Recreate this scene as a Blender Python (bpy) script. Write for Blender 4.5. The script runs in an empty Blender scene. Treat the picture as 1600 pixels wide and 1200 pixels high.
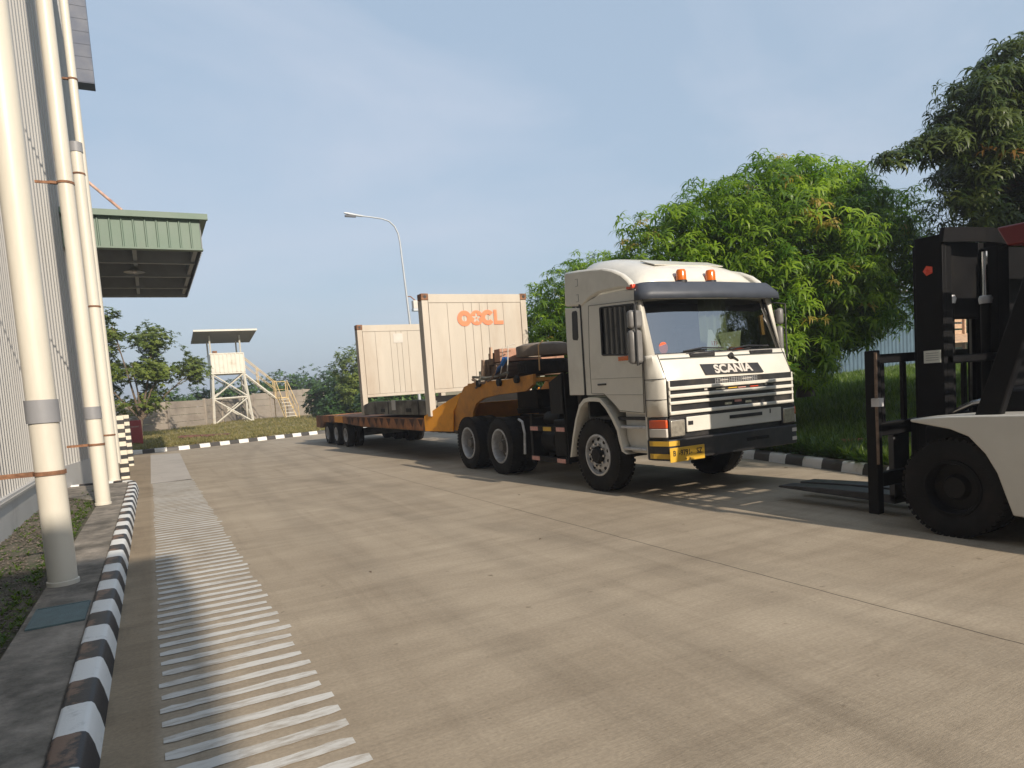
import bpy, math, random
import numpy as np
from mathutils import Vector, Matrix
random.seed(7)
C = bpy.context.scene
D = bpy.data
rad = math.radians

# ------------------------------------------------------------ camera, sky, sun
cd = D.cameras.new('camera'); cam = D.objects.new('camera', cd); C.collection.objects.link(cam)
right = Vector((0.88031818, -0.46915291, -0.07025273))
down = Vector((-0.0981425, -0.03522705, -0.99454869))
fwd = Vector((0.46412061, 0.88241408, -0.07705485))
m = Matrix((right, -down, -fwd)).transposed().to_4x4()
m.translation = Vector((0, 0, 1.6))
cam.matrix_world = m
cd.sensor_width = 36; cd.sensor_fit = 'HORIZONTAL'
cd.lens = 1063.79 / 1600 * 36
cd.shift_y = 86.135 / 1600
cd.clip_start = 0.05; cd.clip_end = 3000
C.camera = cam

SUN_AZ = (0.11, -1.0)      # direction towards the sun in plan
SUN_EL = 27.0
sv = Vector((SUN_AZ[0], SUN_AZ[1], 0)).normalized() * math.cos(rad(SUN_EL)); sv.z = math.sin(rad(SUN_EL))
sl = D.lights.new('sun', 'SUN'); sl.energy = 4.2; sl.angle = rad(0.6); sl.color = (1.0, 0.885, 0.74)
so = D.objects.new('sun', sl); C.collection.objects.link(so)
so.rotation_euler = sv.to_track_quat('Z', 'Y').to_euler(); so.location = (0, -20, 30)

W = D.worlds.new('World'); C.world = W; W.use_nodes = True
nt = W.node_tree; nt.nodes.clear()
def N(nt, t, **k):
    n = nt.nodes.new(t)
    for a, b in k.items(): setattr(n, a, b)
    return n
out = N(nt, 'ShaderNodeOutputWorld'); bg = N(nt, 'ShaderNodeBackground')
sky = N(nt, 'ShaderNodeTexSky', sky_type='NISHITA'); sky.sun_disc = False
sky.sun_elevation = rad(SUN_EL); sky.sun_rotation = math.atan2(SUN_AZ[0], SUN_AZ[1])
sky.air_density = 1.3; sky.dust_density = 2.2; sky.ozone_density = 1.5
tc = N(nt, 'ShaderNodeTexCoord')
mp = N(nt, 'ShaderNodeMapping'); mp.inputs['Rotation'].default_value = (0.35, 0.25, 0.5); mp.inputs['Scale'].default_value = (0.8, 3.4, 3.6)
nz = N(nt, 'ShaderNodeTexNoise'); nz.inputs['Scale'].default_value = 1.3; nz.inputs['Detail'].default_value = 7; nz.inputs['Roughness'].default_value = 0.55
nz.inputs['Distortion'].default_value = 0.4
cr = N(nt, 'ShaderNodeValToRGB'); cr.color_ramp.elements[0].position = 0.46; cr.color_ramp.elements[1].position = 0.74
cr.color_ramp.elements[0].color = (0, 0, 0, 1); cr.color_ramp.elements[1].color = (0.5, 0.5, 0.5, 1)
mx = N(nt, 'ShaderNodeMix', data_type='RGBA')
hz = N(nt, 'ShaderNodeMix', data_type='RGBA'); hz.inputs[0].default_value = 0.72
hz.inputs[7].default_value = (3.75, 4.75, 6.0, 1)
mx.inputs[7].default_value = (5.2, 5.6, 6.5, 1)
L = nt.links.new
L(tc.outputs['Generated'], mp.inputs[0]); L(mp.outputs[0], nz.inputs['Vector']); L(nz.outputs['Fac'], cr.inputs[0])
L(sky.outputs[0], hz.inputs[6]); L(hz.outputs[2], mx.inputs[6]); L(cr.outputs[0], mx.inputs[0]); L(mx.outputs[2], bg.inputs[0])
bg.inputs[1].default_value = 0.095
L(bg.outputs[0], out.inputs[0])
C.view_settings.view_transform = 'Standard'; C.view_settings.look = 'None'
C.view_settings.exposure = 0.45; C.view_settings.gamma = 1
C.render.engine = 'CYCLES'
C.cycles.max_bounces = 6; C.cycles.transparent_max_bounces = 12

# ------------------------------------------------------------ materials
MC = {}
def mat(name, col, rough=0.6, metal=0.0, var=0.12, scale=6.0, col2=None, th=(0.45, 0.7), bump=0.0, bscale=40.0, coat=0.0, spec=0.5, stretch=(1, 1, 1), c2amt=1.0):
    """noise varied surface; col2 = dirt / rust patches"""
    if name in MC: return MC[name]
    M = D.materials.new(name); M.use_nodes = True; t = M.node_tree; b = t.nodes['Principled BSDF']
    co = N(t, 'ShaderNodeTexCoord'); mpp = N(t, 'ShaderNodeMapping'); mpp.inputs['Scale'].default_value = stretch
    t.links.new(co.outputs['Object'], mpp.inputs[0])
    n1 = N(t, 'ShaderNodeTexNoise'); n1.inputs['Scale'].default_value = scale; n1.inputs['Detail'].default_value = 6; n1.inputs['Roughness'].default_value = 0.6
    t.links.new(mpp.outputs[0], n1.inputs['Vector'])
    r1 = N(t, 'ShaderNodeValToRGB')
    a = tuple(max(0, c * (1 - var)) for c in col) + (1,); bb = tuple(min(1, c * (1 + var)) for c in col) + (1,)
    r1.color_ramp.elements[0].color = a; r1.color_ramp.elements[1].color = bb
    r1.color_ramp.elements[0].position = 0.3; r1.color_ramp.elements[1].position = 0.7
    t.links.new(n1.outputs['Fac'], r1.inputs[0]); last = r1.outputs[0]
    if col2:
        n2 = N(t, 'ShaderNodeTexNoise'); n2.inputs['Scale'].default_value = scale * 0.45; n2.inputs['Detail'].default_value = 8; n2.inputs['Roughness'].default_value = 0.68
        mp2 = N(t, 'ShaderNodeMapping'); mp2.inputs['Location'].default_value = (3.1, 7.7, 1.3); mp2.inputs['Scale'].default_value = stretch
        t.links.new(co.outputs['Object'], mp2.inputs[0]); t.links.new(mp2.outputs[0], n2.inputs['Vector'])
        r2 = N(t, 'ShaderNodeValToRGB'); r2.color_ramp.elements[0].position = th[0]; r2.color_ramp.elements[1].position = th[1]
        r2.color_ramp.elements[1].color = (c2amt, c2amt, c2amt, 1)
        t.links.new(n2.outputs['Fac'], r2.inputs[0])
        mm = N(t, 'ShaderNodeMix', data_type='RGBA'); mm.inputs[7].default_value = tuple(col2) + (1,)
        t.links.new(r2.outputs[0], mm.inputs[0]); t.links.new(last, mm.inputs[6]); last = mm.outputs[2]
    t.links.new(last, b.inputs['Base Color'])
    rr = N(t, 'ShaderNodeMapRange'); rr.inputs[3].default_value = max(0.03, rough - 0.1); rr.inputs[4].default_value = min(1, rough + 0.12)
    t.links.new(n1.outputs['Fac'], rr.inputs[0]); t.links.new(rr.outputs[0], b.inputs['Roughness'])
    b.inputs['Metallic'].default_value = metal; b.inputs['Specular IOR Level'].default_value = spec
    if coat: b.inputs['Coat Weight'].default_value = coat; b.inputs['Coat Roughness'].default_value = 0.12
    if bump:
        n3 = N(t, 'ShaderNodeTexNoise'); n3.inputs['Scale'].default_value = bscale; n3.inputs['Detail'].default_value = 5
        t.links.new(mpp.outputs[0], n3.inputs['Vector'])
        bp = N(t, 'ShaderNodeBump'); bp.inputs['Strength'].default_value = bump; bp.inputs['Distance'].default_value = 0.02
        t.links.new(n3.outputs['Fac'], bp.inputs['Height']); t.links.new(bp.outputs[0], b.inputs['Normal'])
    MC[name] = M
    return M
WHITE = mat('cab_paint', (0.66, 0.63, 0.56), 0.34, var=0.05, scale=3.5, col2=(0.40, 0.36, 0.29), th=(0.50, 0.82), coat=0.35, bump=0.05, bscale=3, c2amt=0.55)
CREAM = mat('container_paint', (0.50, 0.45, 0.38), 0.6, var=0.06, scale=1.8, col2=(0.36, 0.275, 0.20), th=(0.48, 0.80), stretch=(1.6, 1, 0.35), bump=0.15, bscale=5, c2amt=0.75)
BLACK = mat('black_paint', (0.018, 0.018, 0.02), 0.45, var=0.3, scale=8, col2=(0.06, 0.05, 0.04), th=(0.5, 0.8))
DGREY = mat('visor_grey', (0.045, 0.052, 0.068), 0.5, var=0.15, scale=5, col2=(0.14, 0.14, 0.15), th=(0.66, 0.8))
CHASSIS = mat('chassis_black', (0.008, 0.007, 0.007), 0.6, var=0.4, scale=6, col2=(0.05, 0.035, 0.022), th=(0.55, 0.85), bump=0.2, bscale=30, spec=0.25)
RUBBER = mat('tyre_rubber', (0.013, 0.012, 0.012), 0.8, var=0.3, scale=7, col2=(0.045, 0.037, 0.03), th=(0.45, 0.85), bump=0.25, bscale=60, spec=0.25)
RIM = mat('rim_grey', (0.52, 0.52, 0.53), 0.38, 0.25, var=0.15, scale=9, col2=(0.13, 0.11, 0.09), th=(0.5, 0.8))
CHROME = mat('chrome', (0.6, 0.6, 0.6), 0.15, 1.0, var=0.05)
ORANGE = mat('trailer_orange', (0.78, 0.32, 0.022), 0.5, var=0.1, scale=4, col2=(0.25, 0.09, 0.03), th=(0.55, 0.8), bump=0.1, bscale=12, c2amt=0.8)
DORANGE = mat('shaded_orange', (0.52, 0.22, 0.03), 0.6, var=0.15, scale=4, col2=(0.14, 0.06, 0.03), th=(0.5, 0.78), bump=0.1, bscale=12)  # darker copy of the trailer orange, shade put into the colour
RUST = mat('rusty_deck_paint', (0.33, 0.13, 0.04), 0.75, var=0.3, scale=3, col2=(0.055, 0.03, 0.02), th=(0.42, 0.62), bump=0.3, bscale=20)
RUSTD = mat('rust', (0.24, 0.12, 0.065), 0.85, var=0.35, scale=12, col2=(0.08, 0.035, 0.02), th=(0.45, 0.7), bump=0.3)
STEEL = mat('weathered_steel', (0.20, 0.19, 0.16), 0.75, var=0.3, scale=3, col2=(0.045, 0.038, 0.03), th=(0.42, 0.65), bump=0.4, bscale=18)
TIMBER = mat('old_timber', (0.17, 0.115, 0.08), 0.85, var=0.3, scale=5, col2=(0.06, 0.04, 0.03), th=(0.5, 0.75), bump=0.4, bscale=20, stretch=(0.4, 3, 3))
PINK = mat('pink_timber', (0.40, 0.22, 0.15), 0.85, var=0.2, scale=5, col2=(0.16, 0.10, 0.07), th=(0.5, 0.75), bump=0.3, bscale=20)
DUSTY = mat('dusty_rubber', (0.19, 0.155, 0.125), 0.9, var=0.18, scale=3, col2=(0.09, 0.075, 0.06), th=(0.5, 0.8), bump=0.2, bscale=30)
YEL = mat('plate_yellow', (0.60, 0.36, 0.035), 0.45, var=0.05)
AMBER = mat('amber_lens', (0.62, 0.13, 0.006), 0.15, var=0.1, coat=0.6)
REDL = mat('red_lens', (0.65, 0.06, 0.02), 0.25, var=0.1, coat=0.4)
LENS = mat('lamp_lens', (0.55, 0.50, 0.42), 0.18, 0.6, var=0.25, scale=20, coat=0.8)
REFW = mat('reflector_white', (0.56, 0.52, 0.47), 0.4, var=0.08)
REFP = mat('reflector_pink', (0.60, 0.30, 0.26), 0.4, var=0.2, scale=30)
OOC = mat('lettering_orange', (0.78, 0.22, 0.10), 0.55, var=0.1, scale=6)
PIPE = mat('pipe_cream', (0.62, 0.58, 0.495), 0.4, var=0.04, scale=2.5, col2=(0.40, 0.33, 0.25), th=(0.52, 0.85), stretch=(1, 1, 0.2), c2amt=0.6, bump=0.05, bscale=4)
COUP = mat('pipe_coupling', (0.24, 0.24, 0.25), 0.5, var=0.06)
CLAD = mat('wall_cladding', (0.40, 0.39, 0.37), 0.5, var=0.05, scale=0.8, col2=(0.26, 0.24, 0.22), th=(0.5, 0.85), stretch=(1, 1, 0.2), c2amt=0.6)
PLINTH = mat('wall_plinth', (0.50, 0.49, 0.47), 0.8, var=0.06, scale=1.5, col2=(0.28, 0.27, 0.25), th=(0.55, 0.8), bump=0.1)
GREEN = mat('canopy_green', (0.10, 0.155, 0.115), 0.5, var=0.08, scale=1.5, col2=(0.10, 0.13, 0.10), th=(0.55, 0.8))
SOFF = mat('canopy_soffit', (0.24, 0.255, 0.26), 0.6, var=0.15, scale=2)
BLUE = mat('blue_sheet', (0.016, 0.034, 0.078), 0.5, var=0.12, scale=1.5)
TWHITE = mat('tower_white', (0.60, 0.575, 0.50), 0.5, var=0.08, scale=3, col2=(0.35, 0.25, 0.15), th=(0.6, 0.8))
TYEL = mat('stair_yellow', (0.58, 0.43, 0.21), 0.5, var=0.12, scale=3, col2=(0.35, 0.2, 0.1), th=(0.55, 0.8))
GALV = mat('galvanised', (0.42, 0.45, 0.48), 0.45, 0.3, var=0.1, scale=3)
ROOFG = mat('tower_roof', (0.20, 0.20, 0.21), 0.6, var=0.12, scale=2)
CONCW = mat('precast_concrete', (0.29, 0.25, 0.205), 0.9, var=0.12, scale=1.2, col2=(0.15, 0.12, 0.10), th=(0.48, 0.75), bump=0.3, bscale=10)
REDB = mat('red_cabinet', (0.30, 0.035, 0.04), 0.45, var=0.1, scale=4)
BARK = mat('bark', (0.12, 0.09, 0.065), 0.9, var=0.3, scale=9, bump=0.5)
FKWHITE = mat('forklift_white', (0.62, 0.60, 0.55), 0.35, var=0.05, scale=3, col2=(0.4, 0.37, 0.32), th=(0.6, 0.85), coat=0.3)
FKBLACK = mat('forklift_black', (0.005, 0.005, 0.006), 0.6, var=0.3, scale=6, col2=(0.012, 0.011, 0.010), th=(0.5, 0.8), spec=0.15)
FKRED = mat('forklift_red', (0.13, 0.009, 0.011), 0.4, var=0.1)
FORKST = mat('fork_steel', (0.055, 0.055, 0.06), 0.45, 0.4, var=0.25, scale=8)
SHED = mat('shed_sheet', (0.08, 0.13, 0.17), 0.5, 0.2, var=0.15, scale=2, col2=(0.2, 0.13, 0.09), th=(0.6, 0.85))
HUT = mat('hut_timber', (0.45, 0.30, 0.19), 0.85, var=0.25, scale=4, stretch=(1, 1, 3))
DRAIN = mat('drain_teal', (0.10, 0.15, 0.155), 0.7, var=0.2, scale=12, bump=0.4, bscale=120)
CLOTH = mat('curtain_cloth', (0.32, 0.33, 0.20), 0.9, var=0.1, scale=4)
PAPER = mat('paper', (0.65, 0.66, 0.60), 0.8, var=0.08)
INTER = mat('cab_interior', (0.03, 0.03, 0.032), 0.7, var=0.3)
DASH = mat('dashboard', (0.09, 0.10, 0.09), 0.6, var=0.2)
BLUER = mat('blue_strap', (0.015, 0.10, 0.32), 0.7, var=0.15)
ROPE = mat('rope', (0.5, 0.46, 0.4), 0.9, var=0.1)
ORS = mat('orange_sticker', (0.75, 0.13, 0.05), 0.5, var=0.05)

def glass(name, tint, gloss=0.16, base=0.0):
    M = D.materials.new(name); M.use_nodes = True; t = M.node_tree; t.nodes.clear()
    o = N(t, 'ShaderNodeOutputMaterial'); mix = N(t, 'ShaderNodeMixShader'); tr = N(t, 'ShaderNodeBsdfTransparent'); gl = N(t, 'ShaderNodeBsdfGlossy')
    tr.inputs[0].default_value = tint + (1,); gl.inputs['Roughness'].default_value = 0.02
    fr = N(t, 'ShaderNodeFresnel'); fr.inputs[0].default_value = 1.5
    ma = N(t, 'ShaderNodeMath', operation='MULTIPLY_ADD'); ma.inputs[1].default_value = 1.2; ma.inputs[2].default_value = gloss
    t.links.new(fr.outputs[0], ma.inputs[0]); t.links.new(ma.outputs[0], mix.inputs[0]); t.links.new(tr.outputs[0], mix.inputs[1]); t.links.new(gl.outputs[0], mix.inputs[2]); t.links.new(mix.outputs[0], o.inputs[0])
    return M
GLASS = glass('windscreen_glass', (0.62, 0.70, 0.64), 0.38)
DGLASS = glass('tinted_glass', (0.10, 0.11, 0.13), 0.01)
MIRROR = mat('mirror_back', (0.16, 0.155, 0.15), 0.4, var=0.15)

# concrete yard ----------------------------------------------------------
def concrete():
    M = D.materials.new('yard_concrete'); M.use_nodes = True; t = M.node_tree; b = t.nodes['Principled BSDF']; lk = t.links.new
    co = N(t, 'ShaderNodeTexCoord')
    def noise(sc, det=6, st=(1, 1, 1), rot=0, ro=0.6, dist=0):
        mpp = N(t, 'ShaderNodeMapping'); mpp.inputs['Scale'].default_value = st; mpp.inputs['Rotation'].default_value = (0, 0, rot)
        lk(co.outputs['Object'], mpp.inputs[0]); n = N(t, 'ShaderNodeTexNoise'); n.inputs['Scale'].default_value = sc; n.inputs['Detail'].default_value = det
        n.inputs['Roughness'].default_value = ro; n.inputs['Distortion'].default_value = dist; lk(mpp.outputs[0], n.inputs['Vector']); return n.outputs['Fac']
    def ramp(s, p0, p1, c0, c1):
        r = N(t, 'ShaderNodeValToRGB'); r.color_ramp.elements[0].position = p0; r.color_ramp.elements[1].position = p1
        r.color_ramp.elements[0].color = c0 + (1,); r.color_ramp.elements[1].color = c1 + (1,); lk(s, r.inputs[0]); return r.outputs[0]
    def mul(a, bb, f=1.0):
        x = N(t, 'ShaderNodeMix', data_type='RGBA', blend_type='MULTIPLY'); x.inputs[0].default_value = f; lk(a, x.inputs[6]); lk(bb, x.inputs[7]); return x.outputs[2]
    base = ramp(noise(0.55, 8, ro=0.62), 0.3, 0.72, (0.305, 0.248, 0.180), (0.425, 0.355, 0.266))
    broom = ramp(noise(5.5, 4, (0.55, 14, 1), 0.0), 0.3, 0.7, (0.90, 0.90, 0.90), (1.05, 1.05, 1.05))
    fine = ramp(noise(45, 3), 0.25, 0.75, (0.84, 0.84, 0.84), (1.12, 1.12, 1.12))
    streak = ramp(noise(1.0, 6, (0.5, 3.2, 1), 0.55, 0.65, 0.8), 0.42, 0.72, (1, 1, 1), (0.80, 0.79, 0.78))
    streak2 = ramp(noise(1.6, 6, (3.0, 0.22, 1), 0.06, 0.65, 0.3), 0.5, 0.75, (1, 1, 1), (0.84, 0.83, 0.82))
    spots = ramp(noise(9, 2), 0.70, 0.76, (1, 1, 1), (0.68, 0.66, 0.64))
    col = base
    for x in (broom, fine, streak, streak2, spots): col = mul(col, x)
    sx0 = N(t, 'ShaderNodeSeparateXYZ'); lk(co.outputs['Object'], sx0.inputs[0])
    tn = noise(1.3, 5, ro=0.7)
    def mth(op, a, b_=None, c_=None):
        q = N(t, 'ShaderNodeMath', operation=op)
        for i_, v_ in enumerate((a, b_, c_)):
            if v_ is None: continue
            if isinstance(v_, (int, float)): q.inputs[i_].default_value = v_
            else: lk(v_, q.inputs[i_])
        return q.outputs[0]
    for x0, cv, y0, sl_ in ((1.7, 0.006, 14, 0.05), (3.55, 0.006, 14, 0.05), (4.6, -0.010, 2, -0.20), (6.5, -0.010, 2, -0.20), (2.6, 0.0, 0, 0.03)):
        yy = mth('SUBTRACT', sx0.outputs[1], y0); px_ = mth('MULTIPLY_ADD', mth('MULTIPLY', yy, yy), cv, x0); px_ = mth('MULTIPLY_ADD', yy, sl_, px_)
        dd = mth('ABSOLUTE', mth('SUBTRACT', sx0.outputs[0], px_)); mr_ = N(t, 'ShaderNodeMapRange'); mr_.interpolation_type = 'SMOOTHSTEP'
        mr_.inputs[1].default_value = 0.06; mr_.inputs[2].default_value = 0.24; mr_.inputs[3].default_value = 0.17; mr_.inputs[4].default_value = 0.0; lk(dd, mr_.inputs[0])
        fac = mth('SUBTRACT', 1.0, mth('MULTIPLY', mr_.outputs[0], tn)); cc = N(t, 'ShaderNodeCombineColor'); [lk(fac, cc.inputs[i_]) for i_ in range(3)]
        col = mul(col, cc.outputs[0])
    # joints between the slabs
    sx = N(t, 'ShaderNodeSeparateXYZ'); lk(co.outputs['Object'], sx.inputs[0])
    wob = noise(3.0, 4)
    def joint(axis, pos, w):
        a = N(t, 'ShaderNodeMath', operation='SUBTRACT'); lk(sx.outputs[axis], a.inputs[0]); a.inputs[1].default_value = pos
        wv = N(t, 'ShaderNodeMath', operation='MULTIPLY_ADD'); lk(wob, wv.inputs[0]); wv.inputs[1].default_value = 0.03; wv.inputs[2].default_value = -0.015
        a2 = N(t, 'ShaderNodeMath', operation='ADD'); lk(a.outputs[0], a2.inputs[0]); lk(wv.outputs[0], a2.inputs[1])
        ab = N(t, 'ShaderNodeMath', operation='ABSOLUTE'); lk(a2.outputs[0], ab.inputs[0])
        c = N(t, 'ShaderNodeMapRange'); c.inputs[1].default_value = w * 0.6; c.inputs[2].default_value = w * 1.4; c.inputs[3].default_value = 0.25; c.inputs[4].default_value = 1
        lk(ab.outputs[0], c.inputs[0]); return c.outputs[0]
    for j in (joint(0, 4.08, 0.0055),):
        cc = N(t, 'ShaderNodeCombineColor'); [lk(j, cc.inputs[i]) for i in range(3)]
        col = mul(col, cc.outputs[0])
    # gutter strip beside the kerb, a little browner
    g = N(t, 'ShaderNodeMapRange'); g.inputs[1].default_value = -0.16; g.inputs[2].default_value = -0.10; lk(sx.outputs[0], g.inputs[0])
    gm = N(t, 'ShaderNodeMix', data_type='RGBA'); gm.inputs[6].default_value = (0.80, 0.76, 0.70, 1); gm.inputs[7].default_value = (1, 1, 1, 1); lk(g.outputs[0], gm.inputs[0])
    col = mul(col, gm.outputs[2])
    lk(col, b.inputs['Base Color']); b.inputs['Roughness'].default_value = 0.82; b.inputs['Specular IOR Level'].default_value = 0.3
    bp = N(t, 'ShaderNodeBump'); bp.inputs['Strength'].default_value = 0.25; bp.inputs['Distance'].default_value = 0.01; lk(noise(60, 4, (0.4, 2.0, 1)), bp.inputs['Height']); lk(bp.outputs[0], b.inputs['Normal'])
    return M
CONC = concrete()
APRON = mat('apron_concrete', (0.27, 0.235, 0.195), 0.88, var=0.3, scale=5.0, col2=(0.085, 0.075, 0.06), th=(0.40, 0.64), bump=0.4, bscale=30)
PATCH = mat('pale_patch', (0.40, 0.365, 0.325), 0.85, var=0.07, scale=2, col2=(0.30, 0.27, 0.24), th=(0.5, 0.8))
SOIL = mat('soil', (0.10, 0.085, 0.062), 0.95, var=0.35, scale=5, col2=(0.05, 0.065, 0.025), th=(0.45, 0.6), bump=0.8, bscale=25)
FIELD = mat('field', (0.12, 0.14, 0.045), 0.95, var=0.3, scale=0.4, col2=(0.22, 0.17, 0.09), th=(0.5, 0.7), bump=0.5, bscale=5)
LAWN = mat('lawn_ground', (0.06, 0.09, 0.018), 0.95, var=0.3, scale=1.2, col2=(0.10, 0.085, 0.045), th=(0.5, 0.75), bump=0.6, bscale=15)
VERGE = mat('dry_verge', (0.26, 0.21, 0.09), 0.95, var=0.25, scale=0.8, col2=(0.22, 0.15, 0.08), th=(0.45, 0.7), bump=0.6, bscale=12)

def kerb_mat(name, block, white=(0.72, 0.72, 0.70), black=(0.022, 0.022, 0.025), worn=(0.17, 0.105, 0.075), wearth=(0.55, 0.64)):
    M = D.materials.new(name); M.use_nodes = True; t = M.node_tree; b = t.nodes['Principled BSDF']; lk = t.links.new
    uv = N(t, 'ShaderNodeUVMap'); uv.uv_map = 'UVMap'; s = N(t, 'ShaderNodeSeparateXYZ'); lk(uv.outputs[0], s.inputs[0])
    co = N(t, 'ShaderNodeTexCoord')
    n0 = N(t, 'ShaderNodeTexNoise'); n0.inputs['Scale'].default_value = 12; n0.inputs['Detail'].default_value = 4; lk(co.outputs['Object'], n0.inputs['Vector'])
    wob = N(t, 'ShaderNodeMath', operation='MULTIPLY_ADD'); wob.inputs[1].default_value = 0.03; lk(n0.outputs['Fac'], wob.inputs[0]); lk(s.outputs[0], wob.inputs[2])
    d = N(t, 'ShaderNodeMath', operation='DIVIDE'); d.inputs[1].default_value = block * 2; lk(wob.outputs[0], d.inputs[0])
    f = N(t, 'ShaderNodeMath', operation='FRACT'); lk(d.outputs[0], f.inputs[0])
    g = N(t, 'ShaderNodeMath', operation='GREATER_THAN'); g.inputs[1].default_value = 0.5; lk(f.outputs[0], g.inputs[0])
    n1 = N(t, 'ShaderNodeTexNoise'); n1.inputs['Scale'].default_value = 5; n1.inputs['Detail'].default_value = 8; n1.inputs['Roughness'].default_value = 0.7; lk(co.outputs['Object'], n1.inputs['Vector'])
    # wear sits on the top face (v near 0.6)
    v = N(t, 'ShaderNodeMath', operation='SUBTRACT'); v.inputs[1].default_value = 0.62; lk(s.outputs[1], v.inputs[0])
    va = N(t, 'ShaderNodeMath', operation='ABSOLUTE'); lk(v.outputs[0], va.inputs[0])
    vm = N(t, 'ShaderNodeMapRange'); vm.inputs[1].default_value = 0.0; vm.inputs[2].default_value = 0.25; vm.inputs[3].default_value = 0.13; vm.inputs[4].default_value = -0.12; lk(va.outputs[0], vm.inputs[0])
    ad = N(t, 'ShaderNodeMath', operation='ADD'); lk(n1.outputs['Fac'], ad.inputs[0]); lk(vm.outputs[0], ad.inputs[1])
    r = N(t, 'ShaderNodeMapRange'); r.inputs[1].default_value = wearth[0]; r.inputs[2].default_value = wearth[1]; lk(ad.outputs[0], r.inputs[0])
    bk = N(t, 'ShaderNodeMix', data_type='RGBA'); bk.inputs[6].default_value = black + (1,); bk.inputs[7].default_value = worn + (1,); lk(r.outputs[0], bk.inputs[0])
    n2 = N(t, 'ShaderNodeTexNoise'); n2.inputs['Scale'].default_value = 9; n2.inputs['Detail'].default_value = 8; n2.inputs['Roughness'].default_value = 0.75; lk(co.outputs['Object'], n2.inputs['Vector'])
    r2 = N(t, 'ShaderNodeMapRange'); r2.inputs[1].default_value = 0.56; r2.inputs[2].default_value = 0.75; lk(n2.outputs['Fac'], r2.inputs[0])
    wh = N(t, 'ShaderNodeMix', data_type='RGBA'); wh.inputs[6].default_value = white + (1,); wh.inputs[7].default_value = tuple(c * 0.62 for c in white) + (1,); lk(r2.outputs[0], wh.inputs[0])
    fin = N(t, 'ShaderNodeMix', data_type='RGBA'); lk(g.outputs[0], fin.inputs[0]); lk(bk.outputs[2], fin.inputs[6]); lk(wh.outputs[2], fin.inputs[7])
    lk(fin.outputs[2], b.inputs['Base Color']); b.inputs['Roughness'].default_value = 0.55
    bp = N(t, 'ShaderNodeBump'); bp.inputs['Strength'].default_value = 0.3; bp.inputs['Distance'].default_value = 0.01; lk(n2.outputs['Fac'], bp.inputs['Height']); lk(bp.outputs[0], b.inputs['Normal'])
    return M
def paint_mat():
    M = D.materials.new('road_paint'); M.use_nodes = True; t = M.node_tree; b = t.nodes['Principled BSDF']; lk = t.links.new
    co = N(t, 'ShaderNodeTexCoord'); n = N(t, 'ShaderNodeTexNoise'); n.inputs['Scale'].default_value = 14; n.inputs['Detail'].default_value = 9; n.inputs['Roughness'].default_value = 0.75
    mpp = N(t, 'ShaderNodeMapping'); mpp.inputs['Scale'].default_value = (0.45, 2, 1); lk(co.outputs['Object'], mpp.inputs[0]); lk(mpp.outputs[0], n.inputs['Vector'])
    n2 = N(t, 'ShaderNodeTexNoise'); n2.inputs['Scale'].default_value = 1.7; n2.inputs['Detail'].default_value = 3; lk(co.outputs['Object'], n2.inputs['Vector'])
    a = N(t, 'ShaderNodeMath', operation='MULTIPLY_ADD'); lk(n2.outputs['Fac'], a.inputs[0]); a.inputs[1].default_value = 0.55; lk(n.outputs['Fac'], a.inputs[2])
    r = N(t, 'ShaderNodeMapRange'); r.inputs[1].default_value = 0.74; r.inputs[2].default_value = 0.95; lk(a.outputs[0], r.inputs[0])
    m_ = N(t, 'ShaderNodeMix', data_type='RGBA'); m_.inputs[6].default_value = (0.56, 0.545, 0.51, 1); m_.inputs[7].default_value = (0.34, 0.30, 0.25, 1); lk(r.outputs[0], m_.inputs[0])
    lk(m_.outputs[2], b.inputs['Base Color']); b.inputs['Roughness'].default_value = 0.7
    return M
def leaf_mat(name, c1, c2, c3, trans=0.35):
    M = D.materials.new(name); M.use_nodes = True; t = M.node_tree; t.nodes.clear(); lk = t.links.new
    o = N(t, 'ShaderNodeOutputMaterial'); at = N(t, 'ShaderNodeAttribute'); at.attribute_name = 'tint'
    r = N(t, 'ShaderNodeValToRGB'); e = r.color_ramp.elements; e[0].position = 0.0; e[0].color = c1 + (1,); e[1].position = 0.86; e[1].color = c2 + (1,)
    e3 = e.new(0.97); e3.color = c3 + (1,); lk(at.outputs['Fac'], r.inputs[0])
    d = N(t, 'ShaderNodeBsdfPrincipled'); d.inputs['Roughness'].default_value = 0.42; d.inputs['Specular IOR Level'].default_value = 0.4; lk(r.outputs[0], d.inputs['Base Color'])
    tr = N(t, 'ShaderNodeBsdfTranslucent')
    br = N(t, 'ShaderNodeMix', data_type='RGBA', blend_type='MULTIPLY'); br.inputs[0].default_value = 1; br.inputs[7].default_value = (1.6, 1.7, 0.6, 1); lk(r.outputs[0], br.inputs[6]); lk(br.outputs[2], tr.inputs[0])
    mix = N(t, 'ShaderNodeMixShader'); mix.inputs[0].default_value = trans; lk(d.outputs[0], mix.inputs[1]); lk(tr.outputs[0], mix.inputs[2]); lk(mix.outputs[0], o.inputs[0])
    return M

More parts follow.
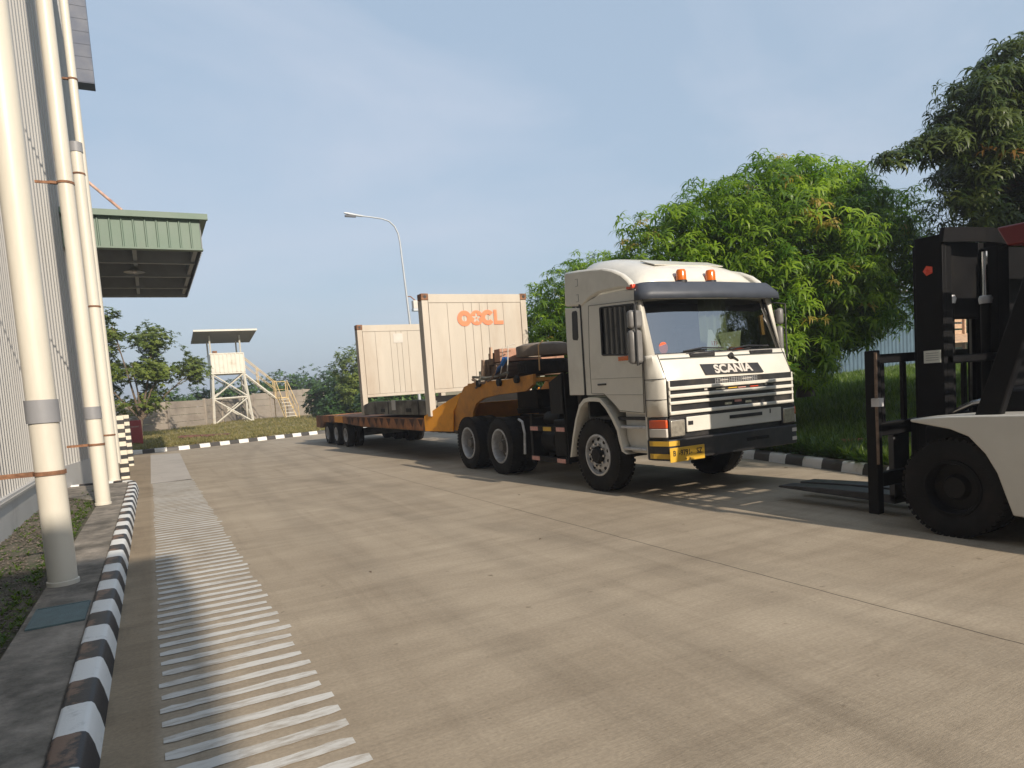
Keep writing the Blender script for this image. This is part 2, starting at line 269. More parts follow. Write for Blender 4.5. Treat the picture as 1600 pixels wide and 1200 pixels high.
# ------------------------------------------------------------ object helpers
def tag(o, label=None, cat=None, group=None, kind=None):
    if label: o['label'] = label
    if cat: o['category'] = cat
    if group: o['group'] = group
    if kind: o['kind'] = kind
    return o
def worldloc(o):
    v = Vector((0, 0, 0))
    while o: v += o.location; o = o.parent
    return v
def thing(name, loc, label, cat, group=None):
    o = D.objects.new(name, None); C.collection.objects.link(o); o.location = loc; o.empty_display_size = 0.2
    return tag(o, label, cat, group)
class MB:
    def __init__(s): s.v = []; s.f = []
    def add(s, vs, fs):
        n = len(s.v); s.v += [tuple(x) for x in vs]; s.f += [tuple(i + n for i in f) for f in fs]; return s
    def box(s, x0, x1, y0, y1, z0, z1):
        return s.add([(x0, y0, z0), (x1, y0, z0), (x1, y1, z0), (x0, y1, z0), (x0, y0, z1), (x1, y0, z1), (x1, y1, z1), (x0, y1, z1)],
                     [(0, 3, 2, 1), (4, 5, 6, 7), (0, 1, 5, 4), (1, 2, 6, 5), (2, 3, 7, 6), (3, 0, 4, 7)])
    def obox(s, c, size, rot):       # oriented box
        M = Matrix.Rotation(rot[2], 3, 'Z') @ Matrix.Rotation(rot[1], 3, 'Y') @ Matrix.Rotation(rot[0], 3, 'X'); hx, hy, hz_ = [a / 2 for a in size]; c = Vector(c)
        vs = [c + M @ Vector((sx * hx, sy * hy, sz * hz_)) for sz in (-1, 1) for sx, sy in ((-1, -1), (1, -1), (1, 1), (-1, 1))]
        return s.add(vs, [(0, 3, 2, 1), (4, 5, 6, 7), (0, 1, 5, 4), (1, 2, 6, 5), (2, 3, 7, 6), (3, 0, 4, 7)])
    def prism(s, pts, axis, a0, a1):  # pts in the two other axes in xyz order
        def mk(p, a):
            if axis == 0: return (a, p[0], p[1])
            if axis == 1: return (p[0], a, p[1])
            return (p[0], p[1], a)
        n = len(pts); vs = [mk(p, a0) for p in pts] + [mk(p, a1) for p in pts]
        fs = [tuple(range(n)), tuple(range(2 * n - 1, n - 1, -1))] + [(i, i + n, (i + 1) % n + n, (i + 1) % n) for i in range(n)]
        return s.add(vs, fs)
    def tube(s, path, r, seg=10, cap=True):
        path = [Vector(p) for p in path]; n = len(path); rs = r if isinstance(r, (list, tuple)) else [r] * n
        up = None; vs = []; fs = []
        for i, p in enumerate(path):
            d = (path[min(i + 1, n - 1)] - path[max(i - 1, 0)]).normalized()
            if up is None: up = Vector((0, 0, 1)) if abs(d.z) < 0.9 else Vector((1, 0, 0))
            a = d.cross(up).normalized(); b = a.cross(d).normalized(); up = b
            for k in range(seg):
                t = 2 * math.pi * k / seg; vs.append(p + (a * math.cos(t) + b * math.sin(t)) * rs[i])
        for i in range(n - 1):
            for k in range(seg):
                k2 = (k + 1) % seg; fs.append((i * seg + k, i * seg + k2, (i + 1) * seg + k2, (i + 1) * seg + k))
        if cap: fs += [tuple(range(seg - 1, -1, -1)), tuple((n - 1) * seg + k for k in range(seg))]
        return s.add(vs, fs)
    def lathe(s, prof, c, axis=0, seg=36, sgn=1, cap=False):   # prof = (along axis, radius)
        vs = []; n = len(prof); c = Vector(c)
        for a, r in prof:
            for k in range(seg):
                t = 2 * math.pi * k / seg; u, w = r * math.cos(t), r * math.sin(t)
                p = {0: (a * sgn, u, w), 1: (u, a * sgn, w), 2: (u, w, a * sgn)}[axis]; vs.append(c + Vector(p))
        fs = [(i * seg + k, i * seg + (k + 1) % seg, (i + 1) * seg + (k + 1) % seg, (i + 1) * seg + k) for i in range(n - 1) for k in range(seg)]
        if cap and prof[0][1] > 1e-4: fs.append(tuple(range(seg)))
        if cap and prof[-1][1] > 1e-4: fs.append(tuple((n - 1) * seg + k for k in range(seg)))
        return s.add(vs, fs)
    def grid(s, rows):
        n = len(rows[0]); vs = [p for r in rows for p in r]
        return s.add(vs, [(i * n + j, i * n + j + 1, (i + 1) * n + j + 1, (i + 1) * n + j) for i in range(len(rows) - 1) for j in range(n - 1)])
    def build(s, name, m_, parent=None, bevel=0, smooth=False, solid=0, offset=None):
        o0 = worldloc(parent) if parent else Vector(offset or (0, 0, 0))
        me = D.meshes.new(name); me.from_pydata([(x - o0.x, y - o0.y, z - o0.z) for x, y, z in s.v], [], s.f); me.update()
        import bmesh
        bm = bmesh.new(); bm.from_mesh(me); bmesh.ops.recalc_face_normals(bm, faces=bm.faces); bm.to_mesh(me); bm.free()
        me.materials.append(m_)
        o = D.objects.new(name, me); C.collection.objects.link(o); o.parent = parent
        if not parent: o.location = o0
        if solid: md = o.modifiers.new('solid', 'SOLIDIFY'); md.thickness = solid; md.offset = 0
        if bevel:
            md = o.modifiers.new('bevel', 'BEVEL'); md.width = bevel; md.segments = 2; md.limit_method = 'ANGLE'; md.angle_limit = rad(35)
            md.harden_normals = False
        if smooth or bevel:
            me.polygons.foreach_set('use_smooth', [True] * len(me.polygons))
            md = None
            try:
                me.set_sharp_from_angle(angle=rad(38))
            except Exception: pass
        return o
def text(s, size, loc, rot, m_, parent, name='lettering', off=0.0, ext=0.002, sx=1.0, shear=0.0, space=1.0):
    cu = D.curves.new('t', 'FONT'); cu.body = s; cu.size = size; cu.extrude = ext; cu.offset = off; cu.align_x = 'CENTER'; cu.align_y = 'CENTER'; cu.shear = shear; cu.space_character = space
    to = D.objects.new('t', cu); C.collection.objects.link(to)
    dg = bpy.context.evaluated_depsgraph_get(); me = D.meshes.new_from_object(to.evaluated_get(dg)); D.objects.remove(to)
    me.transform(Matrix.Diagonal((sx, 1, 1, 1)))
    M = Matrix.Rotation(rot[2], 4, 'Z') @ Matrix.Rotation(rot[1], 4, 'Y') @ Matrix.Rotation(rot[0], 4, 'X'); M.translation = Vector(loc) - worldloc(parent)
    me.transform(M); me.materials.clear(); me.materials.append(m_)
    o = D.objects.new(name, me); C.collection.objects.link(o); o.parent = parent
    return o
def copy_tree(o, parent=None, name=None):
    c = o.copy(); C.collection.objects.link(c); c.parent = parent
    for ch in list(o.children): copy_tree(ch, c)
    return c

# ------------------------------------------------------------ ground
def S(x): x = max(0, min(1, x)); return x * x * (3 - 2 * x)
KR = [(7.3, -30), (7.3, -8), (7.6, 0), (8.2, 3.8), (8.97, 6.78), (9.4, 8.66), (9.8, 12), (9.9, 20), (9.9, 28.5)]
def kx(y):
    for (xa, ya), (xb, yb) in zip(KR, KR[1:]):
        if y <= yb: return xa + (xb - xa) * max(0, (y - ya)) / (yb - ya)
    return 9.9
FK = [(-9, 30.3), (-0.9, 30.2), (1.0, 30.2), (3.5, 31.3), (5.3, 32.0), (7.1, 32.7)]
def H(x, y):
    q = x - kx(min(y, 28)) - 0.2
    r = (0.78 * S(q / 8.0) + 0.58 * S((q - 7) / 38)) * (1 - 0.45 * S((y - 20) / 12) * (1 - S((q - 10) / 15)))
    return 0.13 + r + 0.25 * S((y - 32) / 22) * (1 - S((x - 10) / 5)) + 0.02 * math.sin(x * 1.3 + y) + 0.02 * math.sin(y * 0.9 - x * 0.7)
tag(MB().grid([[(x, y, -0.06) for x in (-900, -100, 0, 100, 900)] for y in (-900, -100, 0, 100, 900)]).build('ground', FIELD), kind='structure')
yard = [(-0.55, -40), (-0.55, 17.6), (-14, 17.6), (-14, 30.3), (-0.9, 30.3), (1, 30.3), (3.5, 31.4), (5.3, 32.1), (7.1, 32.8), (8.5, 32.6), (9.6, 31.2), (10.0, 28.5)] + [(x + 0.1, y) for x, y in KR[::-1][1:]] + [(7.4, -40)]
tag(MB().prism(yard, 2, -0.25, 0.0).build('concrete_yard', CONC), 'broomed concrete truck yard', None, kind='structure')
# painted ladder of worn white bars
pm = MB(); y = 2.3; k = 0
rnd = random.Random(3)
while y < 17.1:
    w = 0.088 + rnd.uniform(-0.010, 0.010); xl = -0.10 + rnd.uniform(-0.012, 0.012); xr = 0.70 + rnd.uniform(-0.02, 0.02) + (0.03 if k % 7 == 0 else 0)
    vs = []; n = 14
    for i in range(n + 1):
        x = xl + (xr - xl) * i / n; e = 0.006 if 0 < i < n else -0.014
        vs.append((x, y + 0.01 * i / n - e * rnd.random(), 0.004))
    top = [(p[0], p[1] + w + rnd.uniform(-0.006, 0.006) - (0.02 if i in (0, n) else 0), 0.004) for i, p in enumerate(vs)]
    pm.add(vs + top, [(i, i + 1, n + 2 + i, n + 1 + i) for i in range(n)])
    y += 0.190 + rnd.uniform(-0.006, 0.006); k += 1
tag(pm.build('road_marking', paint_mat()), kind='structure')
tag(MB().grid([[(-0.14, 17.15, 0.004), (0.69, 17.1, 0.004)], [(-0.14, 28.6, 0.004), (0.82, 28.0, 0.004)]]).build('pale_road_patch', PATCH), kind='structure')

def sweep(path, prof, m_, name, L0=0.0):
    """prof: (offset to the left of the path, z); UV u = length, v = profile position"""
    P = [Vector((x, y, 0)) for x, y in path]; vs = []; us = []; l = L0; n = len(prof)
    for i, p in enumerate(P):
        d = (P[min(i + 1, len(P) - 1)] - P[max(i - 1, 0)]).normalized(); nn = Vector((-d.y, d.x, 0))
        if i: l += (P[i] - P[i - 1]).length
        for j, (o, z) in enumerate(prof): vs.append(p + nn * o + Vector((0, 0, z))); us.append((l, j / (n - 1)))
    fs = [(i * n + j, i * n + j + 1, (i + 1) * n + j + 1, (i + 1) * n + j) for i in range(len(P) - 1) for j in range(n - 1)]
    fs.append(tuple(range(n))); fs.append(tuple((len(P) - 1) * n + j for j in range(n - 1, -1, -1)))
    me = D.meshes.new(name); me.from_pydata([tuple(v) for v in vs], [], fs); uvl = me.uv_layers.new(name='UVMap')
    for lp in me.loops: uvl.data[lp.index].uv = us[lp.vertex_index]
    me.materials.append(m_); me.polygons.foreach_set('use_smooth', [True] * len(me.polygons)); me.set_sharp_from_angle(angle=rad(50))
    o = D.objects.new(name, me); C.collection.objects.link(o); tag(o, kind='structure'); return o
def dens(path, step=0.5):
    r = [path[0]]
    for a, b in zip(path, path[1:]):
        n = max(1, int(math.hypot(b[0] - a[0], b[1] - a[1]) / step))
        r += [(a[0] + (b[0] - a[0]) * i / n, a[1] + (b[1] - a[1]) * i / n) for i in range(1, n + 1)]
    return r
PR = [(0.0, -0.02), (0.018, 0.08), (0.036, 0.138), (0.048, 0.151), (0.066, 0.156), (0.160, 0.156), (0.178, 0.149), (0.188, 0.12), (0.190, 0.05)]
kl = dens([(-0.36, -3), (-0.36, 16.2)], 0.4) + [(-0.38, 16.6), (-0.47, 16.95), (-0.65, 17.2), (-0.9, 17.35), (-1.9, 17.4)]
sweep(kl, PR, kerb_mat('kerb_paint_left', 0.362), 'kerb', L0=0.20)
sweep(dens(FK[:], 0.5) + [(8.3, 32.5), (9.1, 31.8), (9.6, 30.6), (9.85, 29.2), (9.9, 28.4)] + dens(KR[::-1], 0.4)[1:], PR, kerb_mat('kerb_paint_far', 0.43, (0.70, 0.68, 0.64), (0.05, 0.045, 0.04), (0.16, 0.12, 0.09), (0.5, 0.6)), 'kerb')

# apron under the downpipes, gravel bed by the wall
tag(MB().prism([(-0.549, -3), (-0.549, 16.9), (-1.85, 17.2), (-1.85, 15.6), (-0.93, 13.8), (-0.96, 7.4), (-0.99, 4), (-1.0, -3)], 2, -0.05, 0.13).build('pavement', APRON, bevel=0.01), kind='structure')
rows = []
for i in range(120):
    yy = -3 + i * 0.16
    rows.append([(-0.95 - 0.9 * j / 8, yy, 0.09 + 0.03 * math.sin(yy * 3 + j) * math.sin(j * 1.7) - 0.02 * (j in (0,))) for j in range(9)])
rows = [r for r in rows if r[0][1] < 15.9]
tag(MB().grid(rows).build('soil_bed', SOIL), kind='structure')
# lawn terrain
rows = []
for i in range(90):
    yy = -28 + i * 0.7
    x0 = kx(yy) + 0.2
    rows.append([(x0 + 60 * (j / 34.0) ** 1.8, yy, H(x0 + 60 * (j / 34.0) ** 1.8, yy) if j else 0.1) for j in range(35)])
tag(MB().grid(rows).build('lawn', LAWN, smooth=True), kind='structure')
def fy(x):
    F = FK + [(8.3, 32.5), (9.3, 31.7), (10.1, 30.4), (10.2, 28)]
    for (xa, ya), (xb, yb) in zip(F, F[1:]):
        if x <= xb: return ya + (yb - ya) * max(0, x - xa) / (xb - xa)
    return 28
rows = []
for j in range(80):
    x = -22 + j * 1.0 if j < 36 else 14 + (j - 36) * 2.2
    y0 = fy(x) + 0.22
    rows.append([(x, y0 + 90 * (i / 30.0) ** 1.7, (H(x, y0 + 90 * (i / 30.0) ** 1.7) if i else 0.1)) for i in range(31)])
tag(MB().grid(rows).build('grass_verge', VERGE, smooth=True), kind='structure')

# ------------------------------------------------------------ foliage machinery
def leaf_template(n, L, w, droop, seed, up=0.2, seg=3):
    """rosette of n drooping lance leaves, returns verts (n*(2*seg+2-?)), quads"""
    r = random.Random(seed); vs = []; fs = []
    for k in range(n):
        a = 2 * math.pi * (k / n + r.uniform(-0.06, 0.06)); l = L * r.uniform(0.7, 1.1); el = up + r.uniform(-0.35, 0.45)
        d = Vector((math.cos(a), math.sin(a), 0)); sd = Vector((-math.sin(a), math.cos(a), 0)); base = Vector((0, 0, r.uniform(-0.25, 0.15) * L))
        p = base + d * 0.03 * L; e = el; b0 = len(vs); ws = [0.15, 1.0, 0.8, 0.05] if seg == 3 else [0.35, 1.0, 0.05]
        for i in range(seg + 1):
            ww = w * ws[i]; tw = Vector((0, 0, 0.25 * ww))
            vs += [p + sd * ww * 0.5 + tw, p - sd * ww * 0.5 + tw * 0.2]
            p = p + (d * math.cos(e) + Vector((0, 0, math.sin(e)))) * (l / seg); e -= droop * r.uniform(0.7, 1.3)
        fs += [(b0 + 2 * i, b0 + 2 * i + 1, b0 + 2 * i + 3, b0 + 2 * i + 2) for i in range(seg)]
    return np.array([tuple(v) for v in vs]), np.array(fs)
def scatter(name, pts, dirs, tmpl, m_, parent, seed, smin=0.6, smax=1.2, tintf=None, tilt=0.6):
    rg = np.random.RandomState(seed); pts = np.asarray(pts, float); dirs = np.asarray(dirs, float); n = len(pts)
    o0 = np.array(worldloc(parent)) if parent else np.zeros(3)
    V = []; F = []; T = []; base = 0; which = rg.randint(0, len(tmpl), n)
    for ti, (tv, tf) in enumerate(tmpl):
        idx = np.where(which == ti)[0]
        if not len(idx): continue
        k = len(idx); z = dirs[idx] * tilt + np.array([0, 0, 1.0]); z /= np.linalg.norm(z, axis=1)[:, None]
        a = rg.normal(size=(k, 3)); x = np.cross(a, z); x /= np.linalg.norm(x, axis=1)[:, None]; y = np.cross(z, x)
        s = rg.uniform(smin, smax, k)[:, None, None]
        P = (tv[None, :, 0:1] * x[:, None, :] + tv[None, :, 1:2] * y[:, None, :] + tv[None, :, 2:3] * z[:, None, :]) * s + pts[idx][:, None, :] - o0
        V.append(P.reshape(-1, 3)); nv = len(tv)
        F.append((tf[None] + (np.arange(k) * nv)[:, None, None] + base).reshape(-1, 4)); base += k * nv
        tt = rg.uniform(0, 0.8, k) if tintf is None else tintf(pts[idx], rg)
        T.append(np.repeat(tt, nv) + rg.uniform(-0.06, 0.06, k * nv))
    V = np.concatenate(V); F = np.concatenate(F).astype(np.int32); T = np.concatenate(T)
    me = D.meshes.new(name); me.vertices.add(len(V)); me.vertices.foreach_set('co', V.ravel().astype(np.float32))
    me.loops.add(F.size); me.loops.foreach_set('vertex_index', F.ravel()); me.polygons.add(len(F)); me.polygons.foreach_set('loop_start', np.arange(0, F.size, 4, dtype=np.int32))
    me.update(calc_edges=True); at = me.attributes.new('tint', 'FLOAT', 'POINT'); at.data.foreach_set('value', T.astype(np.float32))
    me.materials.append(m_); me.polygons.foreach_set('use_smooth', [True] * len(F))
    o = D.objects.new(name, me); C.collection.objects.link(o); o.parent = parent
    return o
def crown_pts(blobs, n, seed, inner=0.35, gap=0.0, gs=1.4, shell=0.55):
    rg = np.random.RandomState(seed); vol = np.array([b[1][0] * b[1][1] * b[1][2] for b in blobs]) ** 0.7; vol /= vol.sum(); P = []; Dd = []
    while len(P) < n:
        b = blobs[rg.choice(len(blobs), p=vol)]; d = rg.normal(size=3); d /= np.linalg.norm(d)
        rr = (shell + (1 - shell) * rg.rand() ** 0.5) if rg.rand() > inner else rg.rand() ** 0.5
        lump = 1 + 0.13 * math.sin(3.1 * d[0] * 2 + seed) * math.cos(4.3 * d[1] * 1.5 + b[0][0]) + 0.08 * math.sin(9 * d[2] + 7 * d[0] + seed) + rg.normal() * 0.04
        p = np.array(b[0]) + d * np.array(b[1]) * rr * lump
        if gap:
            g = math.sin(p[0] * gs * 2.1 + seed) + math.sin(p[1] * gs * 1.9 + 1.3 * seed) + math.sin(p[2] * gs * 2.6 + 0.7)
            if g < gap - 1.5: continue
        if p[2] < b[0][2] - b[1][2] * 0.9: continue
        P.append(p); Dd.append(d)
    return np.array(P), np.array(Dd)
def limbs(mb, base, targets, r0, seed, fork=0.35):
    r = random.Random(seed); base = Vector(base); top = sum((Vector(t) for t in targets), Vector()) / len(targets)
    f = base.lerp(top, fork); f.z = base.z + (top.z - base.z) * fork
    mb.tube([base, base.lerp(f, 0.5) + Vector((r.uniform(-.05, .05), r.uniform(-.05, .05), 0)), f], [r0, r0 * 0.8, r0 * 0.7], 10)
    for t in targets:
        t = Vector(t); mid = f.lerp(t, 0.5) + Vector((r.uniform(-.15, .15), r.uniform(-.15, .15), r.uniform(0, .2)))
        mb.tube([f, mid, t], [r0 * 0.55, r0 * 0.33, r0 * 0.12], 7)
        for q in range(3):
            e = t + Vector((r.uniform(-.6, .6), r.uniform(-.6, .6), r.uniform(-.3, .4))); mb.tube([mid.lerp(t, r.random()), e], [r0 * 0.18, r0 * 0.05], 5)
LF_M = leaf_mat('mango_leaf', (0.055, 0.13, 0.010), (0.27, 0.39, 0.030), (0.36, 0.27, 0.06), 0.45)
LF_D = leaf_mat('dark_leaf', (0.028, 0.055, 0.012), (0.11, 0.14, 0.03), (0.24, 0.13, 0.03), 0.28)
LF_S = leaf_mat('small_leaf', (0.095, 0.14, 0.028), (0.21, 0.25, 0.06), (0.22, 0.20, 0.06), 0.35)
LF_H = leaf_mat('hedge_leaf', (0.03, 0.075, 0.02), (0.10, 0.17, 0.04), (0.13, 0.14, 0.05), 0.25)
GR = leaf_mat('grass_blade', (0.045, 0.085, 0.010), (0.13, 0.19, 0.022), (0.24, 0.21, 0.07), 0.35)
GRD = leaf_mat('dry_grass_blade', (0.14, 0.14, 0.045), (0.32, 0.26, 0.12), (0.42, 0.32, 0.17), 0.3)
MANGO = [leaf_template(12, 0.30, 0.040, 0.6, s) for s in range(5)]
SMALL = [leaf_template(9, 0.13, 0.06, 0.35, s + 20, seg=2) for s in range(4)]
MEDL = [leaf_template(9, 0.26, 0.09, 0.4, s + 30, seg=2) for s in range(4)]
def tint_young(p, rg): 
    t = rg.uniform(0.0, 0.8, len(p)); t = np.clip(t + 0.0, 0, 0.86)
    y = (np.sin(p[:, 0] * 2.3) + np.sin(p[:, 1] * 2.9 + 1) + np.sin(p[:, 2] * 3.1)) > 2.5; t[y & (rg.rand(len(p)) < 0.5)] = 1.0
    t[rg.rand(len(p)) < 0.012] = 1.0
    return t
def tree(name, base, blobs, n, tmpl, m_, label, cat='tree', seed=1, r0=0.16, targets=None, gap=0, inner=0.35, tintf=None, group=None, fork=0.35, smax=1.3, tilt=0.6):
    t = thing(name, base, label, cat, group)
    mb = MB(); tg = targets or [(b[0][0], b[0][1], b[0][2]) for b in blobs]
    limbs(mb, base, tg, r0, seed, fork); mb.build('trunk', BARK, t, smooth=True)
    P, Q = crown_pts(blobs, n, seed, inner, gap)
    scatter('crown', P, Q, tmpl, m_, t, seed, tintf=tintf, smax=smax, tilt=tilt)
    return t
#@@TREES
tree('mango_tree', (13.2, 10.6, 0.9), [((12.6, 10.5, 4.1), (2.4, 2.1, 1.8)), ((9.9, 11.2, 3.9), (1.3, 1.4, 1.2)), ((10.9, 10.9, 4.6), (1.3, 1.3, 1.0)), ((11.4, 10.6, 2.9), (1.5, 1.6, 1.5)), ((14.6, 10.6, 4.1), (2.2, 1.9, 1.7)), ((16.4, 10.8, 3.9), (1.3, 1.4, 1.0)), ((12.0, 10.2, 2.0), (1.5, 1.4, 1.1)), ((13.4, 10.2, 2.7), (1.4, 1.5, 1.0)), ((12.5, 10.6, 5.2), (1.3, 1.3, 0.95)), ((14.0, 10.6, 5.2), (1.3, 1.3, 0.95)), ((15.2, 10.6, 4.75), (1.2, 1.2, 0.8)), ((15.4, 11.0, 2.7), (1.7, 1.2, 0.7))],
     6000, MANGO, LF_M, 'large bright green mango tree with drooping leaves right behind the truck cab', seed=3, r0=0.2, tintf=tint_young, inner=0.25)
tree('mango_tree', (17.3, 6.8, 1.4), [((15.3, 7.6, 5.2), (1.45, 1.2, 1.1)), ((16.4, 7.4, 6.0), (1.8, 1.5, 1.5)), ((13.4, 7.7, 5.5), (0.6, 0.5, 0.26)), ((12.5, 7.9, 5.25), (0.42, 0.3, 0.15)), ((14.2, 7.6, 6.0), (0.6, 0.6, 0.4)), ((15.8, 7.5, 4.3), (2.0, 1.3, 0.7)), ((14.6, 7.5, 6.3), (0.9, 0.9, 0.7)), ((17.8, 6.8, 5.8), (1.5, 1.8, 2.0)), ((17.6, 7.0, 4.1), (1.5, 1.4, 0.8)), ((15.9, 7.4, 7.1), (0.9, 0.9, 0.7))],
     3300, MANGO, LF_D, 'tall dark olive mango tree rising above the forklift at the right edge', seed=5, r0=0.22, targets=[(15.4, 7.5, 4.9), (16.4, 7.4, 6.0), (17.8, 6.8, 5.8), (17.4, 7.0, 4.4)], tintf=tint_young, inner=0.3, gap=0.75)
tree('mango_tree', (11.6, 16.6, 0.4), [((11.5, 16.8, 3.9), (1.3, 1.5, 1.4)), ((10.7, 17.5, 3.2), (1.1, 1.3, 1.3)), ((11.0, 16.2, 2.4), (1.5, 1.5, 1.4)), ((12.6, 17, 3.9), (1.5, 1.6, 1.5)), ((10.0, 18.2, 2.7), (1.0, 1.2, 1.4))],
     1900, MANGO, LF_M, 'green mango tree between the lettered container wall and the truck cab', seed=8, r0=0.14, tintf=tint_young)
tree('shade_tree', (21.5, 29, 0.5), [((20.5, 27.5, 5.6), (3.0, 2.5, 2.0)), ((23.5, 29, 6.0), (2.6, 2.5, 2.2))], 1500, MEDL, LF_H, 'distant dark spreading tree just above the truck roof', seed=9, r0=0.2)
tree('bushy_tree', (12.4, 44, 0.3), [((12.2, 45, 3.2), (1.5, 1.6, 1.8)), ((13.8, 45, 2.8), (2, 2, 2)), ((12.0, 44.5, 1.9), (1.3, 1.4, 1.3))], 1500, MEDL, LF_S, 'light green bushy tree seen left of the rear container wall', seed=11, r0=0.14)
tree('leafy_tree', (-0.55, 40.5, 0.2), [((-0.6, 41, 4.2), (1.9, 1.8, 1.7)), ((0.9, 41, 3.9), (1.7, 1.6, 1.6)), ((2.3, 41.2, 3.7), (0.95, 1.0, 0.9)), ((-1.3, 41, 6.2), (0.9, 1.0, 0.9)), ((0.5, 41, 5.6), (1.2, 1.1, 0.8)), ((-0.4, 41, 2.3), (1.5, 1.4, 0.9)), ((-2.2, 41, 3.9), (1.5, 1.5, 2.0))],
     2300, [leaf_template(8, 0.2, 0.085, 0.35, s + 20, seg=2) for s in range(4)], LF_S, 'airy light green tree beside the red cabinet in front of the concrete wall', seed=13, r0=0.12, gap=1.3, inner=0.5, fork=0.25)
for i, (x, y, z, rx, ry, rz, n, lab, mm_) in enumerate([
    (12.2, 51, 1.7, 1.7, 1.6, 1.8, 900, 'dark green bush at the end of the concrete wall', LF_H),
    (11.3, 45.5, 1.1, 1.3, 1.2, 1.1, 700, 'low dark shrub just left of the trailer tail', LF_H),
    (13.2, 39, 1.5, 2.2, 1.6, 1.8, 900, 'green bush visible under the rear container wall', LF_H),
    (2.2, 58, 1.9, 3.2, 1.4, 1.5, 700, 'green bush rising behind the wall left of the guard tower', LF_H),
    (7.6, 66, 2.6, 2.6, 1.6, 1.6, 600, 'green bush behind the wall between tower and staircase', LF_H),
    (11.8, 70, 2.9, 2.8, 1.6, 1.9, 600, 'green bush behind the wall beyond the staircase top', LF_H),
    (15.5, 72, 3.0, 3.2, 1.6, 2.2, 600, 'leafy bush behind the right end of the concrete wall', LF_H)]):
    t = thing('bush', (x, y, 0.2), lab, 'bush'); mb = MB(); limbs(mb, (x, y, 0.1), [(x - rx * .5, y, z), (x + rx * .5, y, z), (x, y, z + rz * .5)], 0.07, i, 0.2); mb.build('stem', BARK, t)
    P, Q = crown_pts([((x, y, z), (rx, ry, rz)), ((x + rx * .5, y, z - .2), (rx * .8, ry, rz * .8)), ((x - rx * .5, y, z - .3), (rx * .8, ry, rz * .7))], n, 40 + i, 0.3)
    scatter('foliage', P, Q, [leaf_template(9, 0.34, 0.14, 0.35, s + 60, seg=2) for s in range(3)], mm_, t, 50 + i)
# far wood behind the shed and the field
P, Q = crown_pts([((26 + i * 6 + (i % 3), 44 - i * 2.6, 2.6), (4.2, 2.5, 2.1 + 0.5 * (i % 3))) for i in range(9)], 5200, 77, 0.15)
tag(scatter('distant_trees', P, Q, [leaf_template(9, 0.5, 0.2, 0.3, s + 70, seg=2) for s in range(3)], LF_H, None, 78), 'band of far green trees beyond the field', 'trees', kind='stuff')
# trees right of and behind the photographer's place, whose shade falls on the lawn
tree('mango_tree', (14.6, 3.0, 1.2), [((14.0, 3.0, 4.7), (1.9, 1.7, 2.0)), ((16.3, 2.8, 4.8), (2.2, 1.8, 2.1)), ((12.6, 1.8, 3.8), (1.6, 1.6, 1.5)), ((11.0, 0.6, 4.4), (1.6, 1.6, 1.1)), ((12.0, 1.0, 2.6), (1.8, 1.6, 1.1))], 4200, MANGO, LF_D, 'dark mango tree standing on the lawn to the right of the forklift, outside the frame', seed=15, r0=0.22)

def blades(n, area, zf, L, w, seed):
    rg = np.random.RandomState(seed); P = []
    while len(P) < n:
        x, y = area(rg)
        P.append((x, y, zf(x, y)))
    return np.array(P)
BL = [leaf_template(7, 0.22, 0.016, 0.3, s + 90, up=1.15, seg=2) for s in range(4)]
BLW = [leaf_template(9, 0.22, 0.05, 0.45, s + 95, up=0.7, seg=2) for s in range(4)]
def a1(rg):
    y = rg.uniform(2.0, 20); x = kx(y) + 0.22 + rg.rand() ** 1.5 * 24; return x, y
P = blades(30000, a1, H, 0, 0, 1)
tag(scatter('grass', P, np.zeros_like(P), BL, GR, None, 2, 0.6, 1.5, tilt=0.1, tintf=lambda p, rg: rg.uniform(0, 0.86, len(p))), 'tall green grass on the lawn beyond the right kerb', 'grass', kind='stuff')
def a2(rg):
    y = rg.uniform(4.5, 14); x = kx(y) + 0.2 + abs(rg.normal()) * 0.5; return x, y
P = blades(1500, a2, H, 0, 0, 4)
tag(scatter('ground_cover', P, np.zeros_like(P), BLW, LF_H, None, 3, 0.7, 1.5, tilt=0.1), 'leafy weeds spilling over the right kerb', 'weeds', kind='stuff')
def a3(rg):
    x = rg.uniform(-8, 13); y = fy(x) + 0.3 + rg.rand() ** 1.3 * 24; return x, y
P = blades(14000, a3, H, 0, 0, 6)
tag(scatter('verge_grass', P, np.zeros_like(P), [leaf_template(6, 0.16, 0.02, 0.3, s + 90, up=1.0, seg=2) for s in range(3)], GRD, None, 7, 0.6, 1.4, tilt=0.1), 'short dry grass on the far verge', 'grass', kind='stuff')
def a4(rg):
    y = rg.uniform(3.5, 15.8); c = rg.rand(); x = -1.0 - abs(rg.normal()) * 0.12 if c < 0.6 else rg.uniform(-1.8, -1.0); return x, y
P = blades(800, a4, lambda x, y: 0.1, 0, 0, 8)
tag(scatter('edge_weeds', P, np.zeros_like(P), [leaf_template(6, 0.06, 0.014, 0.4, s + 90, up=0.7, seg=2) for s in range(3)], GR, None, 9, 0.5, 1.3, tilt=0.1, tintf=lambda p, rg: rg.uniform(0, 0.6, len(p))), 'small weeds along the gravel edge', 'weeds', kind='stuff')
rg = np.random.RandomState(12); peb = []
ov = np.array([(1, 0, 0), (0, 1, 0), (-1, 0, 0), (0, -1, 0), (0, 0, 0.7), (0, 0, -0.7)]); of = [(0, 1, 4, 4), (1, 2, 4, 4), (2, 3, 4, 4), (3, 0, 4, 4), (1, 0, 5, 5), (2, 1, 5, 5), (3, 2, 5, 5), (0, 3, 5, 5)]
mb = MB()
